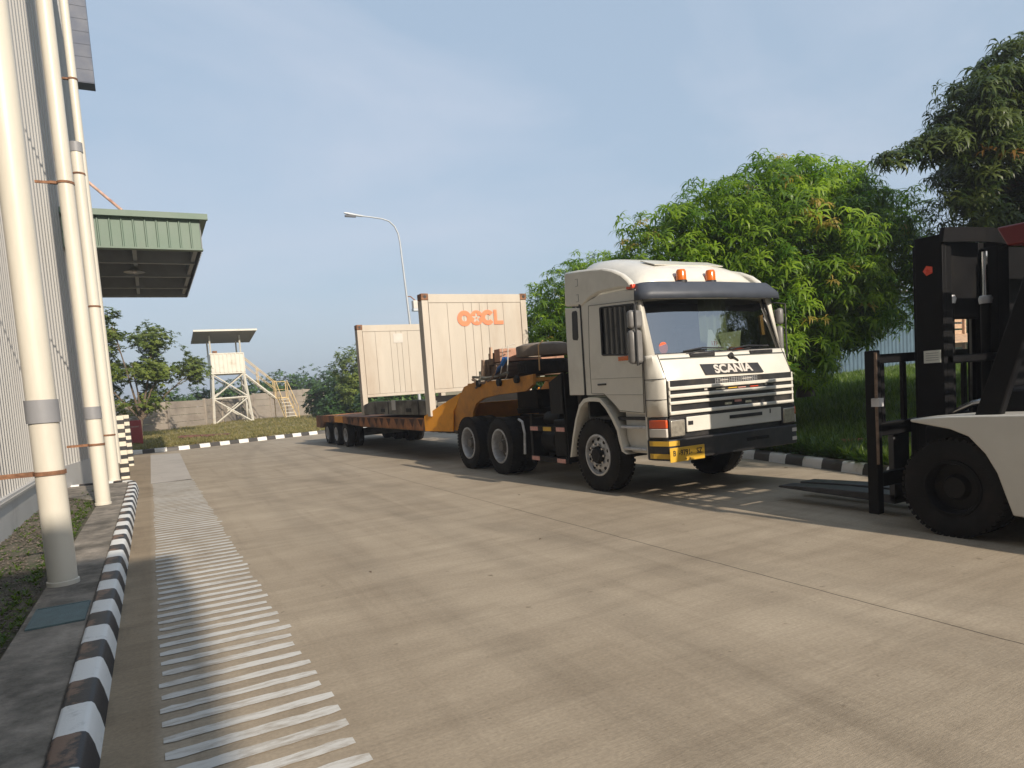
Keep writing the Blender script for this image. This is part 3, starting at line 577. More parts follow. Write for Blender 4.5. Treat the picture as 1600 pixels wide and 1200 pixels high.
for i in range(5200):
    s = rg.uniform(0.006, 0.022); p = np.array((rg.uniform(-1.82, -1.0), rg.uniform(3.5, 15.8), 0.105)); a = rg.uniform(0, 6.28); ca, sa = math.cos(a), math.sin(a)
    v = ov * np.array((s, s * rg.uniform(.6, 1), s * rg.uniform(.5, .9))); v = np.stack([v[:, 0] * ca - v[:, 1] * sa, v[:, 0] * sa + v[:, 1] * ca, v[:, 2]], 1) + p
    mb.add(v.tolist(), [f[:3] for f in of])
tag(mb.build('gravel', mat('gravel_stone', (0.12, 0.10, 0.082), 0.9, var=0.5, scale=18)), 'loose gravel in the bed under the warehouse wall', 'gravel', kind='stuff')
rg = np.random.RandomState(33); P = []
while len(P) < 200:
    x, y = (rg.uniform(0, 8), rg.uniform(5, 26)) if rg.rand() < .5 else (kx(8) - abs(rg.normal()) * 1.2, rg.uniform(3, 14))
    P.append((x, y, 0.006))
P = np.array(P); tag(scatter('leaf_litter', P, np.zeros_like(P), [leaf_template(1, 0.055, 0.018, 0.15, s, up=0.0) for s in range(3)], leaf_mat('dry_leaf', (0.07, 0.045, 0.025), (0.16, 0.10, 0.05), (0.25, 0.2, 0.1), 0.1), None, 34, 0.5, 1.4, tilt=0.0), 'small dry leaves lying scattered over the concrete', 'leaf litter', kind='stuff')
#@@PART2
# ------------------------------------------------------------ warehouse
wh = thing('warehouse', (-1.85, 10, 0), 'tall warehouse wall of pale ribbed metal cladding with cream downpipes and a green canopy', 'building')
MB().box(-30, -1.80, -45, 36, 0, 0.60).build('plinth', PLINTH, wh)
MB().box(-30, -1.93, -45, 35.98, 0.60, 18).build('backing_wall', CLAD, wh)
MB().prism([(-1.84, 16.3), (-1.41, 19.0), (-1.41, 35.9), (-1.84, 35.9)], 2, .62, 18).build('wall_bay', CLAD, wh); pts = []
for (xa, ya), (xb, yb) in (((-1.84, 16.3), (-1.41, 19.0)), ((-1.41, 19.0), (-1.41, 35.9))):
    n_ = int(math.hypot(xb - xa, yb - ya) / .2)
    for i in range(n_):
        for q_, d_ in ((0, .004), (.225, .004), (.3, .032), (.425, .032), (.5, .004)):
            u = (i + q_) / n_; pts.append((xa + (xb - xa) * u + d_, ya + (yb - ya) * u))
MB().grid([[(x_, y_, z_) for x_, y_ in pts] for z_ in (0.58, 18.0)]).build('bay_cladding', CLAD, wh)
MB().prism([(-1.79, 16.3), (-1.37, 18.97), (-1.37, 35.9), (-1.79, 35.9)], 2, 0, .60).build('bay_plinth', PLINTH, wh)
# ribbed sheet
pts = []; y = -42.0; pitch = 0.20
while y < 36:
    pts += [(y, 0), (y + 0.045, 0), (y + 0.06, 0.028), (y + 0.085, 0.028), (y + 0.10, 0)]; y += pitch
rows = [[(-1.875 + d, yy, z) for yy, d in pts] for z in (0.56, 18.0)]
MB().grid(rows).build('cladding', CLAD, wh)
MB().box(-1.93, -1.77, -45, 36, 0.53, 0.565).build('drip_flashing', CLAD, wh)
# blue sheeted bay high on the wall
mb = MB(); mb.box(-1.05, -0.45, 22, 22.5, 10.58, 18)
zz = 10.6
while zz < 17.9: mb.box(-1.05, -0.452, 21.992, 22.01, zz, zz + 0.02); zz += 0.33
mb.build('upper_bay', BLUE, wh)
def downpipe(x, y, z1, r, coup, clamps, low=0.13):
    p = MB().tube([(x, y, low), (x, y, 0.5), (x, y, z1 * 0.5), (x, y, z1)], r, 28).build('downpipe', PIPE, wh, smooth=True)
    if low < 1: MB().lathe([(0, r + 0.012), (0.035, r + 0.012), (0.04, r)], (x, y, low), 2, 28).build('base_ring', PIPE, p, smooth=True)
    for z in coup: MB().lathe([(-0.10, r + 0.004), (-0.10, r + 0.014), (0.10, r + 0.014), (0.10, r + 0.004)], (x, y, z), 2, 28).build('coupling', COUP, p, smooth=True)
    for z in clamps:
        mb = MB(); mb.lathe([(-0.018, r + 0.003), (-0.018, r + 0.011), (0.018, r + 0.011), (0.018, r + 0.003)], (x, y, z), 2, 28)
        mb.box(x - r - .30, x - r * 0.9, y - 0.01, y + 0.01, z - 0.02, z + 0.02); mb.box(x - r - 0.10, x - r + 0.01, y - 0.03, y + 0.03, z - 0.02, z + 0.02)
        mb.build('pipe_clamp', RUSTD, p)
    return p
downpipe(-0.83, 7.2, 17.5, 0.115, [1.67], [1.13, 6.0])
downpipe(-0.83, 13.1, 17.5, 0.113, [1.65], [1.13, 5.33, 9.6])
downpipe(-0.84, 17.35, 7.25, 0.113, [7.30], [1.16, 3.95, 6.75])
downpipe(-0.77, 17.8, 17.5, 0.085, [], [8.9, 12.9], low=6.2)
# canopy over the far door
cn = MB().box(-1.39, 1.74, 18.92, 27.2, 6.33, 6.40).build('canopy', GREEN, wh)
def ribs(a0, a1, ax, fix, z0, z1, name, m_, sgn=-1):
    mb = MB(); pts = []; a = a0
    while a < a1 - 0.01:
        pts += [(a, 0), (a + 0.20, 0), (a + 0.215, 0.03), (a + 0.235, 0.03), (a + 0.25, 0)]; a += 0.25
    pts = [p for p in pts if p[0] <= a1] + [(a1, 0)]
    rows = [[((p, fix + sgn * d, z) if ax == 0 else (fix - sgn * d, p, z)) for p, d in pts] for z in (z0, z1)]
    return mb.grid(rows).build(name, m_, cn, solid=0.006)
ribs(-1.39, 1.55, 0, 19.0, 5.58, 6.33, 'front_fascia', GREEN)
ribs(19.0, 27.1, 1, 1.56, 5.58, 6.33, 'side_fascia', SOFF)
MB().box(-1.39, 1.56, 27.08, 27.13, 5.58, 6.33).build('back_fascia', SOFF, cn)
mb = MB().box(-1.39, 1.52, 19.06, 27.06, 6.02, 6.08).build('soffit', SOFF, cn)
mb = MB()
for yy in (19.1, 21.0, 23.1, 25.2, 26.9): mb.box(-1.39, 1.50, yy, yy + 0.12, 5.60, 6.02)
for xx in (-1.3, 0.0, 1.40): mb.box(xx, xx + 0.1, 19.22, 26.9, 5.66, 5.98)
mb.build('beams', SOFF, cn)
MB().box(-1.39, 1.58, 18.90, 19.10, 5.545, 5.585).build('edge_trim', GREEN, cn); MB().box(-1.39, 1.75, 18.86, 19.0, 6.30, 6.44).build('gutter', GREEN, cn)
MB().tube([(-1.41, 19.1, 7.75), (-0.12, 19.0, 6.46)], 0.035, 8).build('tie_rod', mat('rod_rust', (0.5, 0.33, 0.26), 0.7, var=0.3, scale=9, col2=(0.25, 0.1, 0.06)), cn)
lp = MB().lathe([(0.0, 0.02), (0.0, 0.05), (-0.10, 0.06), (-0.14, 0.10), (-0.24, 0.26), (-0.25, 0.27), (-0.235, 0.25), (-0.13, 0.08)], (0.0, 22.0, 5.78), 2, 28).build('pendant_lamp', mat('lamp_shade_grey', (0.32, 0.33, 0.32), 0.4, 0.2), wh, smooth=True)
MB().tube([(0, 22, 6.0), (0, 22, 5.75)], 0.018, 6).build('rod', SOFF, lp); MB().lathe([(0, 0.05), (-0.09, 0.06), (-0.13, 0.0)], (0, 22, 5.62), 2, 14).build('bulb', REFW, lp)
# matching canopy behind the camera whose shadow falls across the kerb
cb = MB().box(-1.84, 2.03, -17.0, -9.2, 8.93, 9.05).build('rear_canopy', GREEN, wh)
MB().box(-1.84, 1.95, -9.3, -9.24, 8.2, 8.93).build('front_fascia', GREEN, cb)
MB().box(1.9, 1.96, -17.0, -9.3, 8.2, 8.93).build('side_fascia', GREEN, cb)
# striped guard posts
def striped_post(x, y, h, lab):
    t = thing('striped_post', (x, y, 0), lab, 'post', 'striped guard posts under the canopy')
    MB().box(x - .095, x + .095, y - .095, y + .095, -0.02, h).build('shaft', mat('post_cream', (0.62, 0.57, 0.46), 0.55, var=0.08), t, bevel=0.015)
    for i in range(int(h / 0.2)):
        z = 0.06 + i * 0.215
        if z + 0.1 < h: MB().box(x - .0985, x + .0985, y - .0985, y + .0985, z, z + 0.105).build('stripe', BLACK, t, bevel=0.008)
striped_post(-0.69, 19.4, 1.56, 'nearer black and cream banded post beside the third downpipe')
striped_post(-0.68, 23.9, 1.56, 'farther black and cream banded post next to the red cabinet')
t = thing('drain_cover', (-0.74, 6.05, 0.13), 'rectangular grey-green drain cover in the paving at the foot of the nearest downpipe', 'drain cover')
MB().box(-0.915, -0.575, 5.78, 6.32, 0.132, 0.138).build('plate', DRAIN, t)
mb = MB(); mb.box(-0.925, -0.565, 5.765, 5.78, .13, .142); mb.box(-0.925, -0.565, 6.32, 6.335, .13, .142); mb.box(-0.925, -.915, 5.78, 6.32, .13, .142); mb.box(-.575, -.565, 5.78, 6.32, .13, .142); mb.build('frame', DRAIN, t)
# hydrant cabinet
t = thing('fire_hose_cabinet', (-0.7, 35.5, 0.1), 'dark red metal fire hose cabinet standing on the far verge', 'cabinet')
MB().box(-1.0, -0.40, 35.0, 35.35, 0.2, 1.27).build('case', REDB, t, bevel=0.01)
MB().box(-0.97, -0.43, 34.985, 34.999, 0.24, 1.23).build('door', REDB, t, bevel=0.004)
text('HYDRANT', 0.09, (-0.7, 34.982, 0.98), (rad(90), 0, 0), REFW, t)
for x in (-.92, -.54): MB().box(x, x + .06, 35.05, 35.3, 0.05, 0.2).build('leg', REDB, t)

# ------------------------------------------------------------ boundary wall
t = thing('boundary_wall', (5, 53, 0.1), 'weathered precast concrete panel wall behind the guard tower', 'wall')
wp = [(-12, 50), (-6, 49.0), (-0.7, 48.8), (1.0, 49.2), (3.4, 51.8), (6.0, 57.4), (9.0, 60.2), (12.4, 63.5), (16, 66)]
for (xa, ya), (xb, yb) in zip(wp, wp[1:]):
    n = max(1, round(math.hypot(xb - xa, yb - ya) / 2.6))
    for i in range(n):
        A = Vector((xa + (xb - xa) * i / n, ya + (yb - ya) * i / n, 0)); B = Vector((xa + (xb - xa) * (i + 1) / n, ya + (yb - ya) * (i + 1) / n, 0)); d = (B - A); ang = math.atan2(d.y, d.x); Lg = d.length
        mb = MB(); top = 2.18 + 0.5 * S((A.x - 1) / 11)
        for k in range(5):
            hh = (top + 0.1) / 5
            mb.obox((A + B) / 2 + Vector((0, 0, -0.1 + hh * (k + 0.5))), (Lg - 0.16, 0.05 + 0.012 * (k % 2), hh - 0.018), (0, 0, ang))
        mb.build('panel', CONCW, t)
        MB().obox(A + Vector((0, 0, (top + 0.02) / 2 - 0.1)), (0.17, 0.17, top + 0.24), (0, 0, ang)).build('post', CONCW, t, bevel=0.01)

# ------------------------------------------------------------ guard tower
tw = thing('guard_tower', (5.2, 53.5, 0.2), 'white steel lattice guard tower with a flat roof and yellow stairs', 'guard tower')
Y0, Y1 = 53.0, 55.4
def beam(a, b, w, name, m_, par): return MB().tube([a, b], w, 4).build(name, m_, par)
LG = [((3.95, Y0 - .2, 0.15), (4.2, Y0, 4.0)), ((6.6, Y0 - .2, 0.2), (6.27, Y0, 4.0)), ((4.0, Y1 + .2, 0.2), (4.25, Y1, 4.0)), ((6.65, Y1 + .2, 0.2), (6.32, Y1, 4.0))]
for a, b in LG:
    beam(a, b, 0.085, 'leg', TWHITE, tw); MB().box(a[0] - .2, a[0] + .2, a[1] - .2, a[1] + .2, a[2] - .25, a[2] + .1).build('footing', REFW, tw)
def lerp(a, b, t_): return tuple(a[i] + (b[i] - a[i]) * t_ for i in range(3))
for (i, j) in ((0, 1), (2, 3), (0, 2), (1, 3)):
    (a0, a1_), (b0, b1) = LG[i], LG[j]
    beam(lerp(a0, a1_, .53), lerp(b0, b1, .53), 0.06, 'brace', TWHITE, tw); beam(lerp(a0, a1_, .05), lerp(b0, b1, .05), 0.05, 'brace', TWHITE, tw)
    for (p, q) in ((.05, .52), (.54, .98)):
        beam(lerp(a0, a1_, p), lerp(b0, b1, q), 0.05, 'brace', TWHITE, tw); beam(lerp(a0, a1_, q), lerp(b0, b1, p), 0.05, 'brace', TWHITE, tw)
MB().box(4.1, 6.4, Y0 - .08, Y1 + .08, 3.95, 4.07).build('platform', TWHITE, tw)
def rp(x0, x1, y): 
    mb = MB(); x = x0; pts = []
    while x < x1: pts += [(x, 0), (x + .2, 0), (x + .22, -.03), (x + .26, -.03)]; x += .28
    pts.append((x1, 0)); return mb.grid([[(p, y + d, z) for p, d in pts] for z in (4.05, 5.38)])
rp(4.18, 6.30, Y0 - 0.09).build('parapet', TWHITE, tw, solid=0.01); rp(4.18, 6.30, Y1 + 0.09).build('parapet', TWHITE, tw, solid=0.01)
MB().box(4.14, 4.17, Y0 - .09, Y1 + .09, 4.05, 5.38).build('parapet', TWHITE, tw); MB().box(6.32, 6.35, Y0 - .09, Y0 + 1.2, 4.05, 5.38).build('parapet', TWHITE, tw)
MB().box(4.10, 6.38, Y0 - .13, Y0 - .07, 5.36, 5.43).build('top_rail', TWHITE, tw); MB().box(4.10, 6.38, Y1 + .07, Y1 + .13, 5.36, 5.43).build('top_rail', TWHITE, tw)
for x, y in ((4.2, Y0), (6.2, Y0), (4.2, Y1), (6.2, Y1)): beam((x, y, 4), (x, y, 6.68 if y == Y0 else 6.46), 0.055, 'roof_post', TWHITE, tw)
MB().prism([(Y0 - 1.1, 6.90), (Y1 + 0.9, 6.42), (Y1 + 0.9, 6.50), (Y0 - 1.1, 6.98)], 0, 3.17, 7.30).build('roof', ROOFG, tw)
MB().prism([(Y0 - 1.16, 6.88), (Y0 - 1.10, 6.88), (Y0 - 1.10, 7.0), (Y0 - 1.16, 7.0)], 0, 3.15, 7.32).build('roof_edge', TWHITE, tw)
MB().box(4.35, 4.65, Y0 + .2, Y0 + .5, 5.4, 5.62).build('lamp_box', RUSTD, tw)
# stair: long flight down to a landing, then short flight towards the yard
st = MB()
for oy in (0.0, 0.75): st.tube([(6.30, Y0 + .3 + oy, 3.92), (8.40, Y0 + .3 + oy, 1.95)], 0.075, 4)
fl = st.build('stair_flight', TWHITE, tw)
for i in range(9):
    u = (i + .5) / 9; MB().box(6.30 + 2.1 * u - .12, 6.30 + 2.1 * u + .12, Y0 + .3, Y0 + 1.05, 3.92 - 1.97 * u - .02, 3.92 - 1.97 * u + .02).build('step', TWHITE, fl)
for oy in (.28, 1.07):
    mb = MB(); mb.tube([(6.36, Y0 + oy, 5.15), (8.42, Y0 + oy, 3.2)], 0.03, 6); mb.tube([(6.36, Y0 + oy, 4.6), (8.42, Y0 + oy, 2.65)], 0.02, 6)
    for u in (.02, .45, .98): mb.tube([(6.36 + 2.06 * u, Y0 + oy, 3.9 - 1.95 * u), (6.36 + 2.06 * u, Y0 + oy, 5.15 - 1.95 * u)], 0.03, 6)
    mb.build('handrail', TYEL, fl)
MB().box(8.36, 9.32, Y0 + .2, Y0 + 1.15, 1.93, 2.0).build('landing', TYEL, tw)
fl2 = MB().tube([(8.50, Y0 + .2, 2.0), (8.75, Y0 - 1.3, 0.15)], .06, 4).tube([(9.22, Y0 + .2, 2.0), (9.62, Y0 - 1.3, 0.15)], .06, 4).build('stair_flight', TYEL, tw)
for i in range(7):
    u = (i + .6) / 7.3; z = 2.0 - 1.85 * u; MB().box(8.48 + .25 * u, 9.24 + .38 * u, Y0 + .1 - 1.5 * u, Y0 + .32 - 1.5 * u, z - .02, z + .02).build('step', TWHITE, fl2)
for x0, x1 in ((8.46, 8.72), (9.26, 9.66)):
    mb = MB(); mb.tube([(x0, Y0 + .2, 3.25), (x1, Y0 - 1.3, 1.3), (x1, Y0 - 1.3, 0.2)], 0.03, 6); mb.tube([(x0, Y0 + .2, 2.0), (x0, Y0 + .2, 3.25)], .03, 6); mb.tube([(x0, Y0 + .2, 2.6), (x1, Y0 - 1.3, .75)], 0.02, 6)
    mb.tube([((x0 + x1) / 2, Y0 - .5, 1.1), ((x0 + x1) / 2, Y0 - .5, 2.35)], .025, 6); mb.build('handrail', TYEL, fl2)
mb = MB(); mb.tube([(8.40, Y0 + 1.15, 3.2), (9.3, Y0 + 1.15, 3.2)], .03, 6); mb.tube([(8.40, Y0 + 1.15, 2.6), (9.3, Y0 + 1.15, 2.6)], .02, 6)
for x in (8.4, 9.3): mb.tube([(x, Y0 + 1.15, 0.2), (x, Y0 + 1.15, 3.2)], .035, 6)
mb.build('handrail', TYEL, tw)
# planks on the verge
for i, (x, y, l, a, lab) in enumerate([(2.2, 36.5, 2.3, .12, 'longest reddish plank lying on the verge in front of the wall'), (2.7, 36.2, 1.6, .5, 'short reddish plank crossing the pile on the verge'), (1.9, 35.9, 1.5, -.15, 'reddish plank nearest the kerb in the verge pile')]):
    t = MB().obox((x, y, H(x, y) + .07 + .05 * i), (l, 0.16, 0.05), (0.1, 0.05, a)).build('plank', mat('red_plank', (0.14, 0.07, 0.05), 0.85, var=0.3), None); tag(t, lab, 'plank', 'planks dumped on the far verge')

# ------------------------------------------------------------ street lamp
t = thing('street_lamp', (12.55, 34, 0.1), 'tall curved galvanised street lamp rising behind the container walls', 'street lamp')
def lx(z): return 12.62 - (z - 0) * 0.046
path = [(lx(z), 34, z) for z in (0.1, 3, 6, 8.6)] ; rs = [.09, .075, .06, .046]
b = Vector((lx(9.4), 34, 9.4))
for dx, dz, r in ((0, 0, .044), (-.06, .42, .042), (-.22, .78, .040), (-.50, 1.03, .038), (-.85, 1.13, .036), (-1.5, 1.19, .034), (-2.05, 1.22, .034)): path.append((b.x + dx, 34, b.z + dz)); rs.append(r)
MB().tube(path, rs, 12).build('pole', GALV, t, smooth=True)
hd = MB().tube([(b.x - 1.85, 34, 10.61), (b.x - 2.1, 34, 10.63), (b.x - 2.5, 34, 10.68), (b.x - 2.78, 34, 10.72)], [.05, .06, .075, .035], 10).build('lamp_head', GALV, t, smooth=True)
MB().box(b.x - 2.74, b.x - 2.2, 33.93, 34.07, 10.53, 10.62).build('lens', DGREY, hd)
t2 = thing('camera_box', (12.75, 34, 6.0), 'small white box camera on a bent bracket on the lamp pole', 'camera')
MB().box(12.58, 12.98, 33.8, 34.1, 5.98, 6.40).build('box', REFW, t2, bevel=.02); MB().box(12.56, 12.95, 33.78, 34.1, 5.86, 5.98).build('base', GALV, t2)
MB().tube([(12.32, 34, 6.62), (12.52, 34, 6.62), (12.78, 34, 6.40)], .03, 6).build('bracket', RUSTD, t2)

# ------------------------------------------------------------ shed and hut behind the big tree
t = thing('shed', (33.2, 25, 1.2), 'blue grey corrugated sheet shed behind the big mango tree', 'shed')
pts = []; x = 29.9
while x < 39.6: pts += [(x, 0), (x + .09, 0), (x + .14, .06), (x + .25, .06)]; x += .34
MB().grid([[(p, 24.0 - d, z) for p, d in pts] for z in (0.9, 5.1)]).build('wall', SHED, t); MB().box(29.9, 39.6, 24.03, 29, 0.9, 5.1).build('side_wall', SHED, t)
MB().prism([(23.4, 5.08), (29.4, 6.0), (29.4, 6.08), (23.4, 5.16)], 0, 29.5, 39.9).build('roof', SHED, t)
t = thing('timber_hut', (41.7, 24.5, 1.2), 'small sunlit timber hut with shelves beside the blue shed', 'hut')
for k in range(10): MB().box(40.5, 44.1, 24.0, 24.06, 1.3 + k * .38, 1.3 + k * .38 + .27).build('board', HUT, t)
for x in (40.4, 42.3, 44.1): MB().box(x, x + .16, 23.85, 24.0, .9, 5.0).build('post', HUT, t)
MB().prism([(22.6, 2.3), (24.0, 2.8), (24.0, 2.88), (22.6, 2.38)], 0, 40.8, 44.9).build('lean_to', HUT, t); MB().prism([(22.4, 4.9), (27, 5.8), (27, 5.95), (22.4, 5.05)], 0, 40.2, 45.6).build('roof', TIMBER, t)
t = MB().tube([(10.0, 8.0, .26), (11.0, 6.4, .30)], .05, 10).build('red_pipe', mat('red_pipe_paint', (0.32, 0.06, 0.04), 0.6), None); tag(t, 'short dull red pipe lying in the weeds beside the right kerb', 'pipe')
#@@TRUCK
mat('hub_grey', (0.13, 0.12, 0.11), .6, var=.3, scale=8)
FKT = mat('forklift_tyre', (0.012, 0.011, 0.011), .85, var=.3, scale=7, col2=(0.03, 0.024, 0.02), th=(.5, .8), bump=.3, bscale=60, spec=.2)
# ------------------------------------------------------------ wheels
def tyre_prof(r, w, rim):   # lathe profile along the axis from the outer face inwards
    h = w / 2
    return [(-h * .78, rim), (-h * .90, rim + .02), (-h, rim + (r - rim) * .45), (-h * .97, r * .93), (-h * .86, r * .985), (-h * .60, r), (h * .60, r), (h * .86, r * .985), (h * .97, r * .93), (h, rim + (r - rim) * .45), (h * .90, rim + .02), (h * .78, rim)]
def tread(mb, c, r, w, seg, depth=.012, wd=.045):
    c = Vector(c)
    for k in range(seg):
        a = 2 * math.pi * k / seg
        for s in (-1, 1):
            q = c + Vector((s * w * .36, (r - depth * .2) * math.cos(a), (r - depth * .2) * math.sin(a)))
            mb.obox(q, (w * .22, depth * 2, 2 * math.pi * r / seg * .62), (a, 0, 0))
def wheel(par, x, y, r, w, kind, side=-1, rimr=None, tm=None, rm=None, name='wheel', treads=True):
    """x = outer face; side -1: outer face looks to -X"""
    rimr = rimr or r * .56; tm = tm or RUBBER; rm = rm or RIM; z = r
    cx = x - side * w / 2; f = side
    hub = MB()
    def P(prof): return [(-a * f * -1 * -1 if False else a, b) for a, b in prof]
    # hub / disc, profile measured from outer face inward (positive = inward)
    def lat(mb, prof, seg=36): return mb.lathe([(a * -f, b) for a, b in prof], (x, y, z), 0, seg)
    if kind == 'front':   # disc bulges out
        lat(hub, [(.02, 0), (.02, .10), (.05, .115), (.06, .12)])
        lat(hub, [(.050, .10), (.030, .19), (.045, rimr * .80), (.09, rimr * .93)])
    elif kind == 'dual':  # deep dish
        lat(hub, [(.04, 0), (.04, .085), (.12, .105), (.20, .12), (.21, rimr * .78), (.19, rimr * .88)])
    else:
        lat(hub, [(.06, 0), (.06, .09), (.11, .12), (.12, rimr * .9)])
    hb = hub.build(name, MC['hub_grey'] if kind == 'dual' else CHASSIS if kind != 'front' else rm, par, smooth=True)
    rim = MB(); lat(rim, [(.035, rimr + .014), (.008, rimr + .010), (.006, rimr - .016), (.05, rimr - .03), (.20 if kind == 'dual' else .12, rimr - .035)]); rim.build('rim', rm, hb, smooth=True)
    ty = MB(); ty.lathe(tyre_prof(r, w, rimr), (cx, y, z), 0, 56)
    if treads: tread(ty, (cx, y, z), r, w, 48)
    ty.build('tyre', tm, hb, smooth=True)
    if kind in ('front', 'dual'):
        dd = .035 if kind == 'front' else .19
        mb = MB()
        for k in range(10):
            a = 2 * math.pi * k / 10; mb.lathe([((dd - .045) * -f, 0), ((dd - .045) * -f, .016), ((dd + .02) * -f, .02)], (x, y + .165 * math.cos(a), z + .165 * math.sin(a)), 0, 8)
        mb.build('wheel_nuts', CHROME if kind == 'front' else RIM, hb, smooth=True)
    if kind == 'front':
        MB().lathe([(-.03 * -f, 0), (-.03 * -f, .10), (.0, .125), (.04 * -f, .13)], (x, y, z), 0, 24).build('hub_cap', CHASSIS, hb, smooth=True)
        for k in range(10):
            a = 2 * math.pi * (k + .5) / 10; MB().lathe([(.032 * -f, 0), (.032 * -f, .024), (.07 * -f, .024)], (x, y + .228 * math.cos(a), z + .228 * math.sin(a)), 0, 12).build('hand_hole', CHASSIS, hb)
    return hb

# ------------------------------------------------------------ truck tractor
tk = thing('truck', (6.84, 9.5, 0), 'white cab-over truck tractor with dark grey sun visor and yellow plate', 'truck')
XN, XF, XC = 5.60, 8.04, 6.82
def both(fn):               # build near side and mirrored far side
    for s in (0, 1): fn(lambda x: x if s == 0 else 2 * XC - x, s)
for s in (0, 1):
    xo = XN + .02 if s == 0 else XF - .02; wheel(tk, xo, 8.09, .525, .29, 'front', -1 if s == 0 else 1)
    for yy in (11.18, 12.58):
        wheel(tk, XN if s == 0 else XF, yy, .52, .27, 'dual', -1 if s == 0 else 1, rimr=.31); wheel(tk, (XN + .31) if s == 0 else (XF - .31), yy, .52, .27, 'dual', -1 if s == 0 else 1)
mb = MB()
for x in (6.38, 7.20): mb.box(x, x + .10, 6.75, 13.3, .72, .98)
for yy in (7.2, 8.9, 10.2, 11.9, 13.2): mb.box(6.38, 7.3, yy, yy + .1, .75, .95)
for yy in (8.09, 11.18, 12.58): mb.box(5.95, 7.75, yy - .07, yy + .07, .44, .58)
mb.box(6.45, 7.25, 6.9, 8.5, .6, 1.3); mb.build('chassis', CHASSIS, tk, bevel=.01)
MB().lathe([(-.08, .10), (-.08, .48), (.02, .50), (.03, .40), (.03, .10)], (XC, 11.6, 1.14), 2, 28).build('fifth_wheel', CHASSIS, tk, smooth=True)
# rack with reflectors and tanks between the axles
mb = MB()
mb.box(5.62, 5.66, 8.84, 8.92, .36, 1.76); mb.box(5.62, 5.66, 9.93, 10.0, .30, 1.12)
mb.box(5.61, 5.66, 8.84, 10.02, .34, .42); mb.box(5.61, 5.66, 8.84, 10.0, .84, .92); mb.prism([(8.90, 1.76), (9.30, 1.62), (9.30, 1.12), (8.90, 1.12)], 0, 5.62, 5.65)
mb.box(5.62, 6.35, 8.86, 8.90, .36, 1.74); mb.build('side_rack', CHASSIS, tk)
mb = MB(); mb.box(5.72, 6.30, 9.0, 9.40, .42, 1.02); mb.build('battery_box', CHASSIS, tk, bevel=.02)
for i, (zc, rr) in enumerate(((.66, .20), (1.02, .12))): MB().lathe([(-.24, 0), (-.24, rr * .8), (-.20, rr), (.20, rr), (.24, rr * .8), (.24, 0)], (5.95, 9.70, zc), 1, 24).build('air_tank', CHASSIS, tk, smooth=True)
MB().lathe([(-.6, 0), (-.6, .30), (.6, .30), (.6, 0)], (7.75, 9.5, .7), 1, 24).build('fuel_tank', CHASSIS, tk, smooth=True)
for y0, z0, mm_ in ((9.72, .845, REFP), (8.90, .845, REFP), (9.72, .35, REFP), (8.92, .35, REFP), (9.30, .845, YEL)):
    MB().box(5.598, 5.608, y0, y0 + .24, z0, z0 + .065).build('reflector', mm_, tk)
mb = MB(); mb.tube([(5.64, 10.42, 1.02), (5.64, 10.30, .98), (5.64, 10.24, .78), (5.64, 10.28, .42)], .022, 8); mb.build('mudguard_edge', RIM, tk, smooth=True)
MB().box(5.66, 6.1, 10.25, 10.27, .35, 1.02).build('mud_flap', CHASSIS, tk)
MB().box(5.76, 7.92, 8.62, 8.72, 1.05, 2.75).build('intake_panel', BLACK, tk, bevel=.01)

# cab shell -------------------------------------------------------------
def yf(z): return 6.62 if z < 1.56 else 6.62 + (z - 1.56) * .47
zs = [1.085, 1.30, 1.55, 1.70, 1.82, 1.865]; rows = []
for z in zs:
    f = yf(z)
    rows.append([(5.60, 6.90, z), (5.603, 6.84, z), (5.63, (f + 6.86) / 2 - .03, z), (5.655, f + .03, z), (5.70, f, z), (6.3, f, z), (6.84, f, z), (7.38, f, z), (7.94, f, z), (7.985, f + .03, z), (8.015, (f + 6.86) / 2 - .03, z), (8.037, 6.84, z), (8.04, 6.90, z)])
front = MB().grid(rows); front.build('front_panel', WHITE, tk, smooth=True, solid=.02)
A = [(8.26, 1.40), (8.16, 1.395), (7.79, 1.385), (7.63, 1.28), (7.48, 1.155), (6.90, 1.12), (6.88, 1.86), (7.19, 1.90), (7.80, 1.94), (8.26, 1.96)]
B = [(8.26, 1.96), (7.80, 1.94), (7.79, 2.60), (8.18, 2.70), (8.26, 2.70)]
Cc = [(8.18, 2.70), (7.79, 2.60), (7.03, 2.55), (6.985, 2.60), (7.02, 2.715), (7.32, 2.755), (7.80, 2.765)]
Dd = [(6.88, 1.86), (6.985, 2.60), (7.03, 2.55), (7.19, 1.90)]
A_ = [(8.10, 1.42), (7.80, 1.405), (7.62, 1.29), (7.46, 1.17), (6.95, 1.14), (6.93, 1.86), (7.19, 1.90), (7.80, 1.94), (8.10, 1.95)]
B_ = [(8.10, 1.95), (7.80, 1.94), (7.79, 2.60), (8.05, 2.655)]
C_ = [(8.05, 2.655), (7.79, 2.60), (7.03, 2.55), (7.015, 2.585)]
D_ = [(6.93, 1.86), (7.015, 2.585), (7.03, 2.55), (7.19, 1.90)]
rnd = lambda p: p
